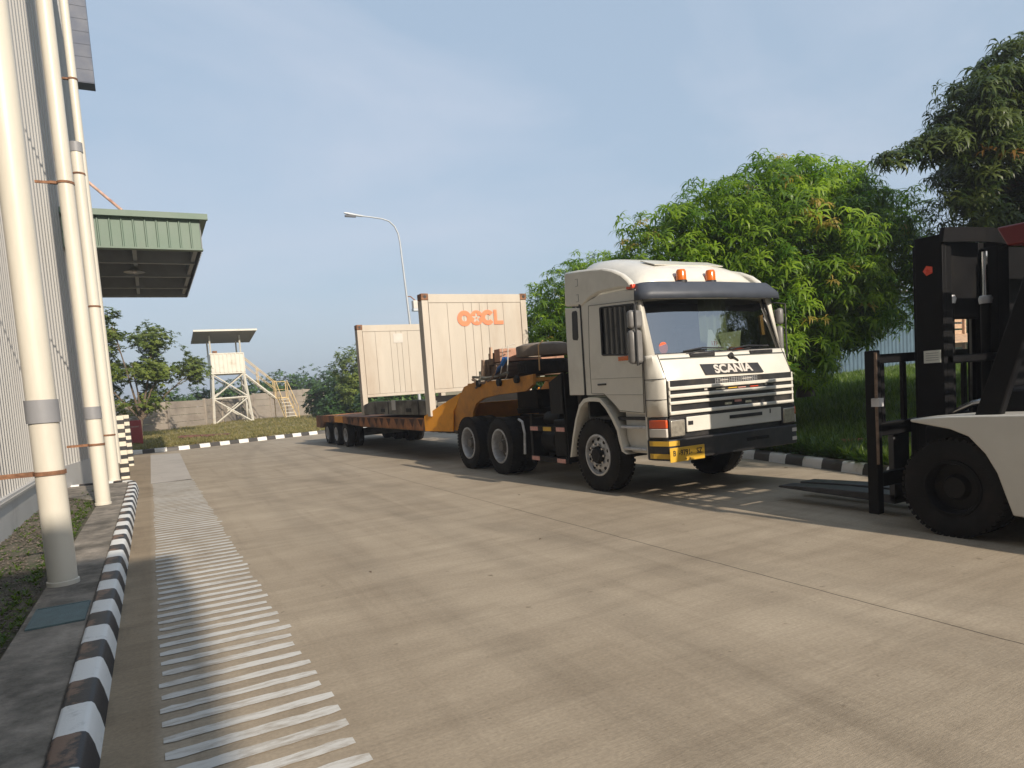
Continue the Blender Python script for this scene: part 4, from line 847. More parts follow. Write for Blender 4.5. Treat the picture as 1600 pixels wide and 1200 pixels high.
for s in (0, 1):
    X = (lambda a: XN + a) if s == 0 else (lambda a: XF - a)
    mb = MB()
    for P_ in (A, B, Cc, Dd): mb.prism(P_, 0, X(.014), X(.05))
    mb.build('cab_side', WHITE, tk)
    mb = MB()
    for P_ in (A_, B_, C_, D_): mb.prism(P_, 0, X(0), X(.0135))
    dr = mb.build('door', WHITE, tk)
    MB().tube([(X(-.0005), y, z) for y, z in ((8.10, 1.95), (8.10, 1.42), (7.80, 1.405), (7.62, 1.29), (7.46, 1.17), (6.95, 1.14), (6.93, 1.86), (7.015, 2.585), (8.05, 2.655), (8.10, 1.95))], .0045, 5, cap=False).build('door_gap', mat('gap_grey', (0.10, 0.095, 0.085), .8), dr)
    for z in (1.60, 1.375): MB().tube([(X(-.001), 8.08, z + .022), (X(-.001), 6.94, z)], .0035, 5).build('crease_shade', mat('crease_shade_grey', (0.36, 0.34, 0.30), .6), dr)  # grey lines paint the soft shading along the door creases
    MB().prism([(7.80, 1.945), (7.79, 2.595), (7.035, 2.545), (7.19, 1.905)], 0, X(.02), X(.026)).build('window', DGLASS, dr)
    wr = [(X(.004), y, z) for y, z in ((7.79, 1.95), (7.785, 2.585), (7.75, 2.592), (7.06, 2.545), (7.045, 2.50), (7.185, 1.925), (7.22, 1.907), (7.76, 1.94), (7.79, 1.95))]
    MB().tube(wr, .013, 6, cap=False).build('window_seal', BLACK, dr)
    MB().box(*sorted((X(-.014), X(.0))), 7.73, 7.93, 1.525, 1.55).build('handle', BLACK, dr, bevel=.006)
    MB().box(*sorted((X(-.012), X(.0))), 7.20, 7.42, 1.835, 1.895).build('side_marker', AMBER, dr, bevel=.006)
    MB().box(*sorted((X(.0), X(.05))), 8.255, 8.30, 1.40, 2.72).build('shut_gap', BLACK, tk)
    # rear side extender and roof wing
    ex = MB().prism([(8.66, 2.705), (8.27, 2.655), (8.285, 1.40), (8.68, 1.405)], 0, X(-.002), X(.05)).build('side_extender', WHITE, tk, bevel=.008)
    MB().prism([(8.36, 2.63), (8.46, 2.63), (8.48, 2.60), (8.50, 2.24), (8.48, 2.215), (8.37, 2.20), (8.345, 2.24), (8.335, 2.60)], 0, X(-.006), X(.0)).build('quarter_window', DGLASS if False else BLACK, ex, bevel=.004)
    MB().prism([(8.64, 3.22), (8.30, 3.195), (7.99, 3.16), (7.70, 3.12), (7.47, 3.055), (7.27, 2.965), (7.14, 2.87), (7.07, 2.79), (7.05, 2.735), (7.32, 2.785), (7.80, 2.795), (8.05, 2.745), (8.20, 2.675), (8.66, 2.72)], 0, X(-.002), X(.09)).build('roof_wing', WHITE, tk, bevel=.03)
    for zz in (3.02, 2.80): MB().tube([(X(-.004), 8.34, zz - .05), (X(-.004), 8.28, zz - .05), (X(-.004), 8.28, zz + .05), (X(-.004), 8.34, zz + .05)], .004, 5).build('latch_mark', COUP, tk)
    # arch
    arch = [(8.76, .46), (8.66, .78), (8.56, 1.03), (8.43, 1.26), (8.30, 1.345), (8.16, 1.365), (7.90, 1.35), (7.76, 1.25), (7.62, 1.10), (7.50, .93), (7.46, .78), (7.41, .62), (7.32, .585)]
    o = []; i_ = []
    for k, (y, z) in enumerate(arch):
        d = Vector((y - 8.0, z - .55)).normalized(); q = .055 if 2 < k < 11 else .045; i_.append((y - d.x * q, z - d.y * q)); o.append((y, z))
    mb = MB()
    for k in range(len(arch) - 1): mb.prism([o[k], o[k + 1], i_[k + 1], i_[k]], 0, X(-.01), X(.36))
    mb.build('wheel_arch', WHITE, tk, smooth=True)
    # steps
    sp = MB(); sp.prism([(7.46, 1.14), (6.93, 1.12), (6.93, .60), (7.36, .60), (7.46, .80)], 0, X(.10), X(.16)); sp = sp.build('step_well', WHITE, tk)
    MB().box(*sorted((X(.0), X(.2))), 6.93, 7.46, .93, .965).build('step', RIM, sp, bevel=.008); MB().box(*sorted((X(.0), X(.2))), 6.95, 7.42, .64, .675).build('step', RIM, sp, bevel=.008)
    MB().prism([(6.93, 1.12), (6.90, 1.12), (6.90, .56), (6.93, .56)], 0, X(.0), X(.2)).build('step_side', WHITE, tk)
    # corner creases
    mb = MB()
    for z in (1.56, 1.30): mb.tube([(X(-.0115), 6.90, z), (X(-.009), 6.84, z), (X(.019), (yf(z) + 6.86) / 2 - .036, z), (X(.046), yf(z) + .022, z), (X(.097), yf(z) - .012, z)], .0045, 5)
    mb.tube([(X(.10), yf(z) - .0115, z) for z in zs], .0055, 5); mb.tube([(X(-.012), 6.895, z) for z in zs], .005, 5); mb.build('panel_gap', BLACK, tk)
    # pillars beside the windscreen
    MB().grid([[(X(.0), 6.90, 1.86), (X(.03), 6.83, 1.86), (X(.085), 6.785, 1.86)], [(X(.012), 6.99, 2.60), (X(.04), 6.98, 2.62), (X(.10), 7.01, 2.64)], [(X(.012), 7.02, 2.72), (X(.05), 7.03, 2.74), (X(.12), 7.06, 2.74)]]).build('pillar', WHITE, tk, smooth=True, solid=.02)
    # mirrors
    xm = X(-.12 if s == 0 else -.055); wm = 1 if s == 0 else .5; mr = MB()
    mr.box(xm - .10 * wm, xm + .10 * wm, 6.84, 6.93, 2.215, 2.445); m1 = mr.build('mirror', MIRROR, tk, bevel=.035)
    MB().box(xm - .085 * wm, xm + .085 * wm, 6.93, 6.935, 2.235, 2.425).build('glass', CHROME, m1)
    m2 = MB().box(xm - .095 * wm, xm + .095 * wm, 6.85, 6.95, 1.77, 2.20).build('mirror', MIRROR, tk, bevel=.04)
    MB().box(xm - .08 * wm, xm + .08 * wm, 6.95, 6.955, 1.80, 2.17).build('glass', CHROME, m2)
    MB().tube([(X(.03), 7.0, 2.55), (xm - (.04 if s == 0 else -.04), 6.82, 2.50), (xm - (.04 if s == 0 else -.04), 6.82, 1.75), (X(.01), 6.90, 1.80)], .013, 8).build('mirror_arm', BLACK, tk, smooth=True)
# roof and cab innards
MB().box(5.64, 8.04, 7.04, 8.28, 2.70, 2.76).build('cab_roof', WHITE, tk, bevel=.025)
MB().box(5.66, 8.02, 8.26, 8.30, 1.05, 2.72).build('cab_back', BLACK, tk); MB().box(5.66, 8.02, 6.75, 8.26, 1.04, 1.08).build('cab_floor', INTER, tk)
ds = MB().prism([(6.72, 1.82), (7.02, 1.86), (7.22, 1.80), (7.25, 1.45), (6.72, 1.45)], 0, 5.70, 7.98).build('dashboard', DASH, tk, bevel=.02)
for x0 in (5.92, 7.20):
    sb = MB().box(x0, x0 + .52, 7.55, 8.0, 1.35, 1.62).build('seat', INTER, tk, bevel=.05); MB().obox((x0 + .26, 8.05, 1.97), (.50, .13, .75), (-.12, 0, 0)).build('backrest', INTER, sb, bevel=.05)
MB().lathe([(-.012, .21), (0, .225), (.012, .21), (0, .195), (-.012, .21)], (7.46, 7.38, 1.93), 1, 28).build('steering_wheel', BLACK, tk, smooth=True)
rows = []
for i in range(8): rows.append([(6.80 + .5 * j / 15 + .03 * i / 8, 7.16 + .03 * math.sin(j * 1.5), 2.64 - .74 * i / 7 + .03 * (i == 7) * math.sin(j * .9)) for j in range(16)])
MB().grid(rows).build('curtain', CLOTH, tk, smooth=True)
MB().prism([(6.76, 1.90), (7.06, 1.90), (6.86, 2.18), (6.80, 2.18)], 1, 6.98, 6.985).build('paper_sign', PAPER, tk); text('131', .085, (6.90, 6.977, 1.99), (rad(90), 0, 0), REDL, tk)
MB().prism([(7.08, 1.88), (7.40, 1.92), (7.44, 2.16), (7.0, 2.12)], 1, 7.0, 7.004).build('paper_sheet', mat('paper_green', (0.45, 0.47, 0.30), 0.8), tk)
MB().obox((6.85, 6.95, 1.87), (.5, .16, .02), (.1, .02, .1)).build('papers', PAPER, tk); MB().obox((7.33, 6.94, 1.885), (.34, .12, .05), (.1, .12, .1)).build('red_cloth', REDL, tk, bevel=.01)
MB().obox((7.82, 6.98, 2.22), (.06, .04, .28), (0, -.12, 0)).build('hanging_tag', mat('tag_tan', (0.5, 0.25, 0.08), 0.6), tk)
MB().lathe([(0, 0), (0, .075), (.002, .075), (.002, 0)], (5.88, 6.838, 1.955), 1, 28).build('round_sticker', ORS, tk)
# windscreen
def wsp(u, v):
    x0, x1 = 5.685 + .06 * v, 7.995 - .06 * v; x = x0 + (x1 - x0) * u
    return (x, 6.775 + .245 * v + .05 * (abs(2 * u - 1) ** 2.5) - .01, 1.868 + .76 * v)
MB().grid([[wsp(u / 16, v / 6) for u in range(17)] for v in range(7)]).build('windscreen', GLASS, tk, smooth=True)
per = [wsp(u / 12, 0) for u in range(13)] + [wsp(1, v / 4) for v in range(1, 5)] + [wsp(1 - u / 12, 1) for u in range(1, 13)] + [wsp(0, 1 - v / 4) for v in range(1, 5)]
MB().tube(per, .017, 6).build('windscreen_seal', BLACK, tk, smooth=True)
MB().box(5.72, 7.96, 6.99, 7.10, 2.60, 2.74).build('header_panel', WHITE, tk, bevel=.02)
for (x0, x1, y0) in ((6.18, 6.85, 6.76), (7.0, 7.70, 6.76)):
    mb = MB(); mb.tube([(x0 - .22, y0, 1.83), (x0 + .1, y0 - .005, 1.87), (x0 + .35, y0 + .005, 1.90)], .009, 6); mb.tube([(x0 - .05, y0 - .01, 1.895), (x0 + .28, y0 - .012, 1.93), (x1 - .02, y0 - .01, 1.915)], .011, 6)
    mb.build('wiper', BLACK, tk, smooth=True)
for x0 in (6.22, 7.30): MB().box(x0, x0 + .42, 6.71, 6.76, 1.815, 1.862).build('cowl_vent', BLACK, tk, bevel=.006)
mb = MB(); mb.lathe([(0, 0), (0, .05), (.04, .03)], (6.92, 6.70, 1.80), 1, 14); mb.tube([(6.92, 6.69, 1.80), (7.0, 6.68, 1.75), (7.02, 6.68, 1.73)], .012, 6); mb.build('wiper_pivot', BLACK, tk)
# grille
gr = MB().box(5.71, 7.92, 6.593, 6.607, 1.045, 1.53).build('grille', BLACK, tk)
for z0, z1 in ((1.406, 1.453), (1.314, 1.360), (1.228, 1.270), (1.10, 1.147)): MB().box(5.70, 7.93, 6.557, 6.593, z0, z1).build('slat', WHITE, gr, bevel=.010)
for x in (5.70, 7.908): MB().box(x, x + .022, 6.568, 6.593, 1.10, 1.53).build('end_trim', WHITE, gr, bevel=.004)
mb = MB()
for i in range(19): mb.box(6.50 + i * .042, 6.505 + i * .042, 6.588, 6.592, 1.455, 1.52)
for k in range(3): mb.box(6.50, 7.26, 6.588, 6.592, 1.468 + k * .02, 1.472 + k * .02)
mb.build('mesh_screen', RIM, gr)
for x, z, w, mm_ in ((6.50, 1.375, .16, LENS), (6.72, 1.375, .16, YEL), (6.90, 1.372, .14, REFP), (7.12, 1.372, .15, REDL), (6.30, 1.378, .05, REFW), (7.40, 1.378, .04, REFW), (6.58, 1.485, .14, REFW), (6.98, 1.485, .17, REFW), (6.65, 1.165, .12, LENS), (7.02, 1.165, .11, LENS), (6.83, 1.19, .12, REFP)):
    MB().box(x, x + w, 6.582, 6.592, z, z + (.012 if z > 1.37 and w > .1 else .03)).build('badge_strip', mm_, gr)
bd = MB().prism([(6.36, 1.575), (7.40, 1.555), (7.36, 1.69), (6.33, 1.715)], 1, -.004, .004); 
bdv = [(x, 6.62 + (z - 1.56) * .47 - .022 + y, z) for x, y, z in bd.v]; bd.v = bdv; bd = bd.build('name_plate', BLACK, tk)
tilt = math.atan(.47)
text('SCANIA', .165, (6.865, 6.62 + .075 * .47 - .031, 1.634), (rad(90) - tilt, 0, 0), REFW, bd, 'lettering', off=.0065, sx=1.15, space=1.0)
bd.children[0].rotation_euler = (0, 0, 0)
# lower panel, lamps, bumper
lp_ = MB().box(5.98, 7.70, 6.585, 6.62, .865, 1.06).build('lower_panel', WHITE, tk, bevel=.01)
MB().box(6.72, 7.32, 6.578, 6.584, .975, 1.02).build('slot', BLACK, lp_); MB().box(6.0, 6.08, 6.578, 6.584, .955, 1.005).build('slot', BLACK, lp_); MB().box(7.47, 7.485, 6.578, 6.584, .99, 1.05).build('slot', BLACK, lp_)
MB().box(5.68, 8.0, 6.62, 6.66, .80, 1.09).build('lamp_surround', BLACK, tk)
for s in (0, 1):
    X = (lambda a: XN + a) if s == 0 else (lambda a: XF - a)
    hl = MB().box(*sorted((X(.085), X(.34))), 6.575, 6.64, .81, 1.055).build('headlamp', BLACK, tk, bevel=.015)
    MB().box(*sorted((X(.10), X(.325))), 6.560, 6.58, .83, 1.035).build('lens', LENS, hl, bevel=.02)
    cl = MB().prism([(X(-.002), 6.88), (X(-.002), 6.80), (X(.055), 6.60), (X(.08), 6.60), (X(.08), 6.88)], 2, .80, 1.07).build('corner_lamp', BLACK, tk, bevel=.01)
    MB().prism([(X(-.008), 6.86), (X(-.008), 6.80), (X(.045), 6.592), (X(.075), 6.592), (X(.075), 6.86)], 2, .94, 1.045).build('orange_lens', mat('orange_lens', (0.60, .085, .02), .3, var=.1, coat=.4), cl, bevel=.008)
    MB().prism([(X(-.008), 6.86), (X(-.008), 6.80), (X(.045), 6.592), (X(.075), 6.592), (X(.075), 6.86)], 2, .825, .935).build('clear_lens', REFW, cl, bevel=.008)
bm_ = MB().prism([(5.595, 6.92), (5.60, 6.80), (5.665, 6.575), (5.80, 6.55), (6.84, 6.535), (7.88, 6.55), (7.975, 6.575), (8.04, 6.80), (8.045, 6.92), (7.9, 6.92), (7.9, 6.70), (5.78, 6.70), (5.78, 6.92)], 2, .53, .795).build('bumper', mat('bumper_black', (0.02, 0.02, 0.022), .5, var=.3, col2=(0.075, 0.065, 0.055), th=(.5, .8), scale=3), tk, bevel=.015)
MB().box(6.97, 7.12, 6.528, 6.545, .655, .70).build('slot', CHASSIS, bm_); MB().box(7.15, 7.38, 6.528, 6.545, .66, .70).build('slot', CHASSIS, bm_)
pl = MB().box(5.63, 6.20, 6.525, 6.535, .515, .695).build('number_plate', YEL, tk, bevel=.003)
text('B  -9791-   SZ', .098, (5.915, 6.523, .622), (rad(90), 0, 0), BLACK, pl, 'lettering', off=.0012, sx=.86); text('05 · 20', .035, (5.915, 6.523, .54), (rad(90), 0, 0), BLACK, pl, 'lettering')
for z in (.715, .555):
    MB().prism([(5.588, 6.86), (5.592, 6.80), (5.658, 6.570), (5.81, 6.543), (5.81, 6.548), (5.665, 6.576), (5.598, 6.80), (5.594, 6.86)], 2, z, z + .062).build('yellow_tape', YEL, bm_)
for z in (.72, .60): MB().box(8.01, 8.05, 6.66, 6.80, z, z + .05).build('reflector', REFP, bm_)
for z in (.70, .58): MB().box(7.86, 7.95, 6.548, 6.556, z, z + .05).build('reflector', REFW, bm_)
# visor
vis = MB().grid([[(5.575, 6.99, 2.575), (5.60, 6.87, 2.575), (5.72, 6.80, 2.58), (6.84, 6.77, 2.585), (7.96, 6.80, 2.58), (8.08, 6.87, 2.575), (8.105, 6.99, 2.575)],
                 [(5.585, 7.00, 2.66), (5.61, 6.88, 2.67), (5.735, 6.82, 2.675), (6.84, 6.79, 2.68), (7.945, 6.82, 2.675), (8.07, 6.88, 2.67), (8.095, 7.00, 2.66)],
                 [(5.66, 7.07, 2.79), (5.70, 6.98, 2.80), (5.80, 6.93, 2.805), (6.84, 6.90, 2.81), (7.88, 6.93, 2.805), (7.98, 6.98, 2.80), (8.02, 7.07, 2.79)],
                 [(5.70, 7.12, 2.80), (5.74, 7.06, 2.81), (5.82, 7.04, 2.815), (6.84, 7.03, 2.82), (7.86, 7.04, 2.815), (7.94, 7.06, 2.81), (7.98, 7.12, 2.80)]]).build('sun_visor', DGREY, tk, smooth=True, solid=.012)
MB().box(5.60, 5.66, 7.05, 7.18, 2.745, 2.80).build('marker_lamp', REDL, tk, bevel=.01); MB().box(7.98, 8.04, 7.05, 7.18, 2.745, 2.80).build('marker_lamp', REDL, tk, bevel=.01)
# roof deflector
rows = []
for y, h, hw in ((6.985, .03, 1.03), (7.03, .13, 1.03), (7.12, .235, 1.03), (7.30, .325, 1.02), (7.60, .425, 1.01), (7.95, .52, 1.0), (8.30, .60, .99), (8.60, .635, .98), (8.66, .60, .97)):
    r_ = []
    for k in range(25):
        u = -1 + 2 * k / 24; uu = math.sin(u * math.pi / 2); hh = h * max(0, 1 - abs(uu) ** 5.5) ** .5
        r_.append((XC + uu * (hw + .06 * (1 - h / .63)), y + .14 * abs(uu) ** 3 * (1 if y < 7.4 else .3), 2.765 + hh))
    rows.append(r_)
MB().grid(rows).build('roof_deflector', WHITE, tk, smooth=True, solid=.015)
MB().grid([[(XC - .62 + 1.25 * u, 7.30 + .3 * v, 2.765 + .325 + .105 * v + .012) for u in (0, .5, 1)] for v in (0, 1)]).build('roof_hatch', WHITE, tk, solid=.012)
for x in (6.36, 6.88):
    b_ = MB().lathe([(0, .078), (.035, .078), (.045, .06)], (x, 6.975, 2.80), 2, 20).build('beacon', BLACK, tk, smooth=True)
    MB().lathe([(.02, .070), (.13, .066), (.16, .052), (.168, 0)], (x, 6.975, 2.82), 2, 20).build('lens', AMBER, b_, smooth=True)

# ------------------------------------------------------------ lowbed trailer
tr = thing('lowbed_trailer', (6.9, 19, 0), 'long rusty orange lowbed trailer with a bright gooseneck hitched to the truck', 'trailer')
for s in (0, 1):
    for yy in (22.35, 23.62, 24.9):
        wheel(tr, 5.58 if s == 0 else 8.22, yy, .39, .24, 'trail', -1 if s == 0 else 1, treads=False); wheel(tr, 5.88 if s == 0 else 7.92, yy, .39, .24, 'trail', -1 if s == 0 else 1, treads=False)
XT0, XT1 = 5.55, 8.25
mb = MB(); mb.box(XT0 + .03, XT1 - .03, 14.72, 22.4, .93, .995)
MB().box(XT0 + .02, XT1 - .02, 14.7, 22.36, .94, 1.0).build('deck', RUST, tr)
for s in (0, 1):
    x0, x1 = (XT0, XT0 + .10) if s == 0 else (XT1 - .10, XT1)
    MB().prism([(14.70, .72), (20.2, .72), (22.38, .79), (22.38, 1.012), (14.70, 1.012)], 0, x0, x1).build('side_beam', RUST, tr, bevel=.006)
    mb = MB(); y = 14.9; k = 0
    xs = x0 - .004 if s == 0 else x1 + .004
    while y < 22: MB().prism([(y, .985), (y + .36, .985), (y + .16, .80 - .02 * (k % 3))], 0, *sorted((xs, xs + (.003 if s == 0 else -.003)))).build('bracket', mat('dark_rust', (0.07, 0.032, 0.02), .9, var=.3), tr); y += .60 + .1 * math.sin(k * 2.3); k += 1
    MB().box(x0, x1, 22.42, 23.55, .80, 1.02).build('yellow_bolster', ORANGE, tr, bevel=.01)
    MB().prism([(23.57, .79), (25.1, .79), (25.5, .57), (26.5, .57), (26.4, 1.01), (23.57, 1.03)], 0, x0, x1).build('rear_beam', RUST, tr, bevel=.006)
MB().box(XT0 + .1, XT1 - .1, 22.38, 26.4, .93, .99).build('rear_deck', RUST, tr); MB().box(XT0 + .02, XT1 - .02, 26.38, 26.5, .58, 1.0).build('tail_beam', RUST, tr)
mb = MB()
for x in (6.35, 7.25): mb.box(x, x + .16, 13.6, 26.0, .58, .93)
for i in range(16): mb.box(5.66, 8.14, 15.1 + .7 * i, 15.18 + .7 * i, .74, .93)
for yy in (22.35, 23.62, 24.9): mb.box(5.9, 7.9, yy - .07, yy + .07, .32, .46)
mb.build('frame', STEEL, tr)
WG = [(14.76, 1.06), (14.15, 1.29), (13.46, 1.54), (13.50, 1.40), (13.62, 1.27), (13.74, 1.15), (13.80, .705), (14.76, .715)]
for sgn in (0, 1):
    mb = MB(); q = [(5.535 + .29 * (14.74 - y), y, z) for y, z in WG]
    if sgn: q = [(13.79 - x, y, z) for x, y, z in q]
    n = len(q); mb.add(q + [(x + (.03 if sgn == 0 else -.03), y, z) for x, y, z in q], [tuple(range(n)), tuple(range(2 * n - 1, n - 1, -1))] + [(i, i + n, (i + 1) % n + n, (i + 1) % n) for i in range(n)])
    mb.build('wedge_plate', ORANGE, tr, bevel=.004)
GN = [(13.9, .72), (13.9, 1.05), (13.45, 1.45), (13.17, 1.66), (12.6, 1.745), (11.15, 1.735), (10.22, 1.785), (10.24, 1.61), (10.5, 1.50), (11.65, 1.46), (12.3, 1.40), (12.62, 1.30), (12.80, 1.12), (12.86, .75)]
for x0 in (5.87, 7.87): MB().prism(GN, 0, x0, x0 + .06).build('gooseneck_side', DORANGE, tr, bevel=.004)
MB().box(5.93, 7.87, 10.25, 13.1, 1.66, 1.72).build('gooseneck_top', DORANGE, tr); MB().box(6.0, 7.8, 13.22, 13.32, .74, 1.30).build('front_plate', DORANGE, tr)
MB().box(6.2, 7.5, 8.95, 10.25, 1.55, 1.66).build('nose_beam', DORANGE, tr); MB().box(6.5, 7.2, 11.2, 12.0, 1.15, 1.5).build('kingpin_box', CHASSIS, tr)
MB().box(5.75, 6.05, 14.05, 14.42, 1.24, 1.36).build('lock_box', TWHITE, tr, bevel=.01)
for yy, zz in ((12.35, 1.70), (11.45, 1.69), (10.75, 1.72)): MB().lathe([(0, 0), (0, .07), (.06, .07), (.06, 0)], (5.80, yy, zz), 0, 16).build('lashing_hook', CHASSIS, tr)

# ------------------------------------------------------------ flat rack container
fc = thing('flat_rack', (6.9, 17, 1.02), 'cream flat rack container with tall end walls and orange lettering on the trailer', 'container')
def end_wall(y, x0, x1, zt, grooves, lab, letter):
    zb = 1.60
    ew = MB().box(x0 + .05, x1 - .05, y + .03, y + .12, zb, zt - .03).build('end_wall', mat('groove_dark', (0.20, 0.15, 0.11), .8), fc); tag(ew, lab)
    xs = [x0 + .16] + grooves + [x1 - .16]
    for a, b in zip(xs, xs[1:]):
        MB().box(a + .0035, b - .0035, y + .006, y + .04, zb + .06, zt - .20).build('panel', CREAM, ew, bevel=.003)
    MB().box(x0 + .155, x1 - .155, y, y + .14, zt - .195, zt).build('top_rail', CREAM, ew, bevel=.008); MB().box(x0 + .155, x1 - .155, y, y + .14, zb - .03, zb + .055).build('bottom_rail', CREAM, ew, bevel=.008)
    for xa in (x0, x1 - .15):
        MB().box(xa, xa + .15, y - .004, y + .26, 1.05, zt - .14).build('corner_post', CREAM, ew, bevel=.008)
        cc = MB().box(xa - .008, xa + .165, y - .012, y + .24, zt - .135, zt + .012).build('corner_casting', RUSTD, ew, bevel=.01)
        tag(cc); MB().lathe([(0, 0), (0, .034), (.006, .034), (.006, 0)], (xa + .08, y - .018, zt - .062), 1, 16).build('hole', BLACK, cc)
    return ew
g1 = [6.18, 6.58, 6.79, 6.99, 7.20, 7.61]
ew = end_wall(14.45, 5.57, 8.24, 3.79, g1, 'front end wall with orange lettering', True)
ew2 = end_wall(19.95, 5.60, 8.25, 3.71, [6.14, 6.60, 6.79, 6.95, 7.15, 7.65], 'plain rear end wall with a small white notice', False)
tag(MB().box(6.69, 6.99, 19.945, 19.955, 3.16, 3.44).build('notice', REFW, ew2), 'small white notice')
def ring(mb, cx, cz, ro, ri, y, a0=0, a1=360, petals=False):
    n = 40; vs = []
    for i in range(n + 1):
        a = rad(a0 + (a1 - a0) * i / n); r2 = ri
        if petals: r2 = .085 + .032 * math.cos(5 * (a - rad(90)))
        for r in (ro, r2):
            vs.append((cx + r * math.cos(a), y, cz + r * math.sin(a)))
    mb.add(vs, [(2 * i, 2 * i + 1, 2 * i + 3, 2 * i + 2) for i in range(n)])
mb = MB(); yl = 14.447 - .004
ring(mb, 6.585, 3.235, .178, .070, yl); ring(mb, 6.895, 3.245, .170, .08, yl - .001, petals=True); ring(mb, 7.185, 3.250, .175, .072, yl - .002, 38, 322)
mb.add([(7.345, yl - .003, 3.425), (7.425, yl - .003, 3.425), (7.425, yl - .003, 3.17), (7.585, yl - .003, 3.17), (7.585, yl - .003, 3.085), (7.345, yl - .003, 3.085)], [(0, 1, 2, 5), (2, 3, 4, 5)])
ring(mb, 6.895, 3.245, .020, .001, yl)
mb.build('lettering', OOC, ew, solid=.003)
bs = MB().prism([(14.55, 1.08), (14.55, 1.40), (15.3, 1.44), (19.2, 1.44), (19.9, 1.36), (19.9, 1.08)], 0, 5.60, 5.80).prism([(14.55, 1.08), (14.55, 1.40), (15.3, 1.44), (19.2, 1.44), (19.9, 1.36), (19.9, 1.08)], 0, 8.0, 8.2)
bs.box(5.80, 8.0, 14.72, 19.9, 1.10, 1.38); bs.build('base', STEEL, fc, bevel=.01)
mb = MB()
for y in (15.8, 17.9): mb.box(5.592, 5.61, y, y + .36, 1.15, 1.24)
for y in (15.25, 17.55): mb.box(5.59, 5.602, y, y + .05, 1.09, 1.42)
mb.build('fork_pockets', CHASSIS, fc)
MB().box(5.585, 5.62, 16.95, 17.25, 1.2, 1.46).build('light_plate', PLINTH, fc); MB().box(5.65, 8.15, 14.62, 14.70, 1.12, 1.50).build('hinge_beam', CHASSIS, fc)

# ------------------------------------------------------------ load on the gooseneck
for k, (z0, m_, h, lab) in enumerate(((1.79, RUBBER, .27, 'black spare tyre lying flat under another on the gooseneck'), (2.12, DUSTY, .25, 'dusty brown spare tyre lying flat on top of the other spare'))):
    t = thing('spare_tyre', (6.60, 11.05, z0), lab, 'tyre', 'spare tyres stacked on the gooseneck')
    mb = MB(); w = h
    if k == 0:
        mb.lathe([(a + w / 2, b) for a, b in tyre_prof(.50, w, .28)], (6.60, 11.05, z0), 2, 48)
        for q in range(40):
            a = 2 * math.pi * q / 40; mb.obox((6.60 + .497 * math.cos(a), 11.05 + .497 * math.sin(a), z0 + w / 2), (.02, .045, w * .6), (0.25, 0, a))
    else: mb.lathe([(0.01, .29), (0, .47), (.012, .498), (.03, .505), (.19, .508), (.205, .498), (.245, .36), (.25, .26)], (6.60, 11.05, z0), 2, 48)
    mb.build('tyre', m_, t, smooth=True); MB().lathe([(w * .45, 0), (w * .45, .2), (w * .35, .285), (w * .55, .285)], (6.60, 11.05, z0), 2, 24).build('rim', RUSTD, t, smooth=True)
TB = [(11.74, 1.78, .25, .30, 'bottom grey timber block touching the stacked tyres', TIMBER), (11.74, 2.09, .26, .26, 'pinkish brown timber block lashed beside the upper tyre', PINK), (12.02, 1.78, .20, .26, 'dark timber block in the second row, lower course', TIMBER), (12.02, 2.05, .20, .24, 'dark timber block in the second row, upper course', TIMBER),
      (12.25, 1.78, .18, .40, 'tall narrow timber block near the outer end of the stack', TIMBER), (12.46, 1.78, .16, .30, 'outermost short timber block on the gooseneck', TIMBER)]
for i, (y, z, w, h, lab, m_) in enumerate(TB):
    tag(MB().box(6.02 + .02 * (i % 3), 7.5, y, y + w - .012, z, z + h - .012).build('timber_block', m_, None, bevel=.012, offset=(6.7, y + w / 2, z)), lab, 'timber', 'timber blocks stacked on the gooseneck')
tag(MB().obox((5.99, 12.42, 2.0), (.05, .09, .34), (.22, 0, 0)).build('timber_offcut', mat('fresh_timber', (0.55, 0.38, 0.27), .8), None, offset=(5.99, 12.42, 2.0)), 'pale upright offcut leaning against the timber stack', 'timber')
tag(MB().obox((5.99, 12.02, 2.28), (.04, .07, .22), (.1, 0, 0)).build('timber_offcut', MC['fresh_timber'], None, offset=(5.99, 12.02, 2.28)), 'pale peg wedged beside the pinkish timber block', 'timber')
t = MB().tube([(6.0, 11.95, 1.86), (5.98, 11.80, 1.92), (5.99, 11.62, 2.0), (6.02, 11.52, 2.12), (6.05, 11.42, 2.13)], [.02, .05, .035, .06, .03], 8).build('strap', BLUER, None, smooth=True, offset=(6, 11.7, 1.9)); tag(t, 'crumpled blue strap tied in front of the timber blocks', 'strap')
t = thing('lashing_chain', (5.9, 11.5, 1.75), 'loose lashing chains and ropes hanging over the gooseneck side', 'chain')
rr = random.Random(5)
for k, (y0, z0, y1, z1, r_) in enumerate(((12.75, 1.84, 11.2, 1.86, .028), (12.7, 1.80, 12.1, 1.72, .03), (12.3, 1.86, 12.55, 1.62, .02), (11.5, 2.0, 11.95, 1.72, .018))):
    MB().tube([(5.90 - .02 * k + rr.uniform(-.01, .01), y0 + (y1 - y0) * u / 7, z0 + (z1 - z0) * u / 7 - .05 * math.sin(u / 7 * math.pi) + rr.uniform(-.01, .01)) for u in range(8)], r_, 6).build('chain', STEEL if k % 2 == 0 else TIMBER, t, smooth=True)
MB().tube([(6.2, 11.40, 2.40), (6.03, 11.36, 2.36), (5.99, 11.34, 2.05), (5.93, 11.30, 1.80), (5.90, 11.42, 1.64)], .010, 6).build('rope', ROPE, t, smooth=True)
MB().tube([(6.3, 11.60, 2.36), (6.02, 11.58, 2.34), (6.0, 11.57, 2.08), (5.93, 11.62, 1.75)], .008, 6).build('rope', ROPE, t, smooth=True)
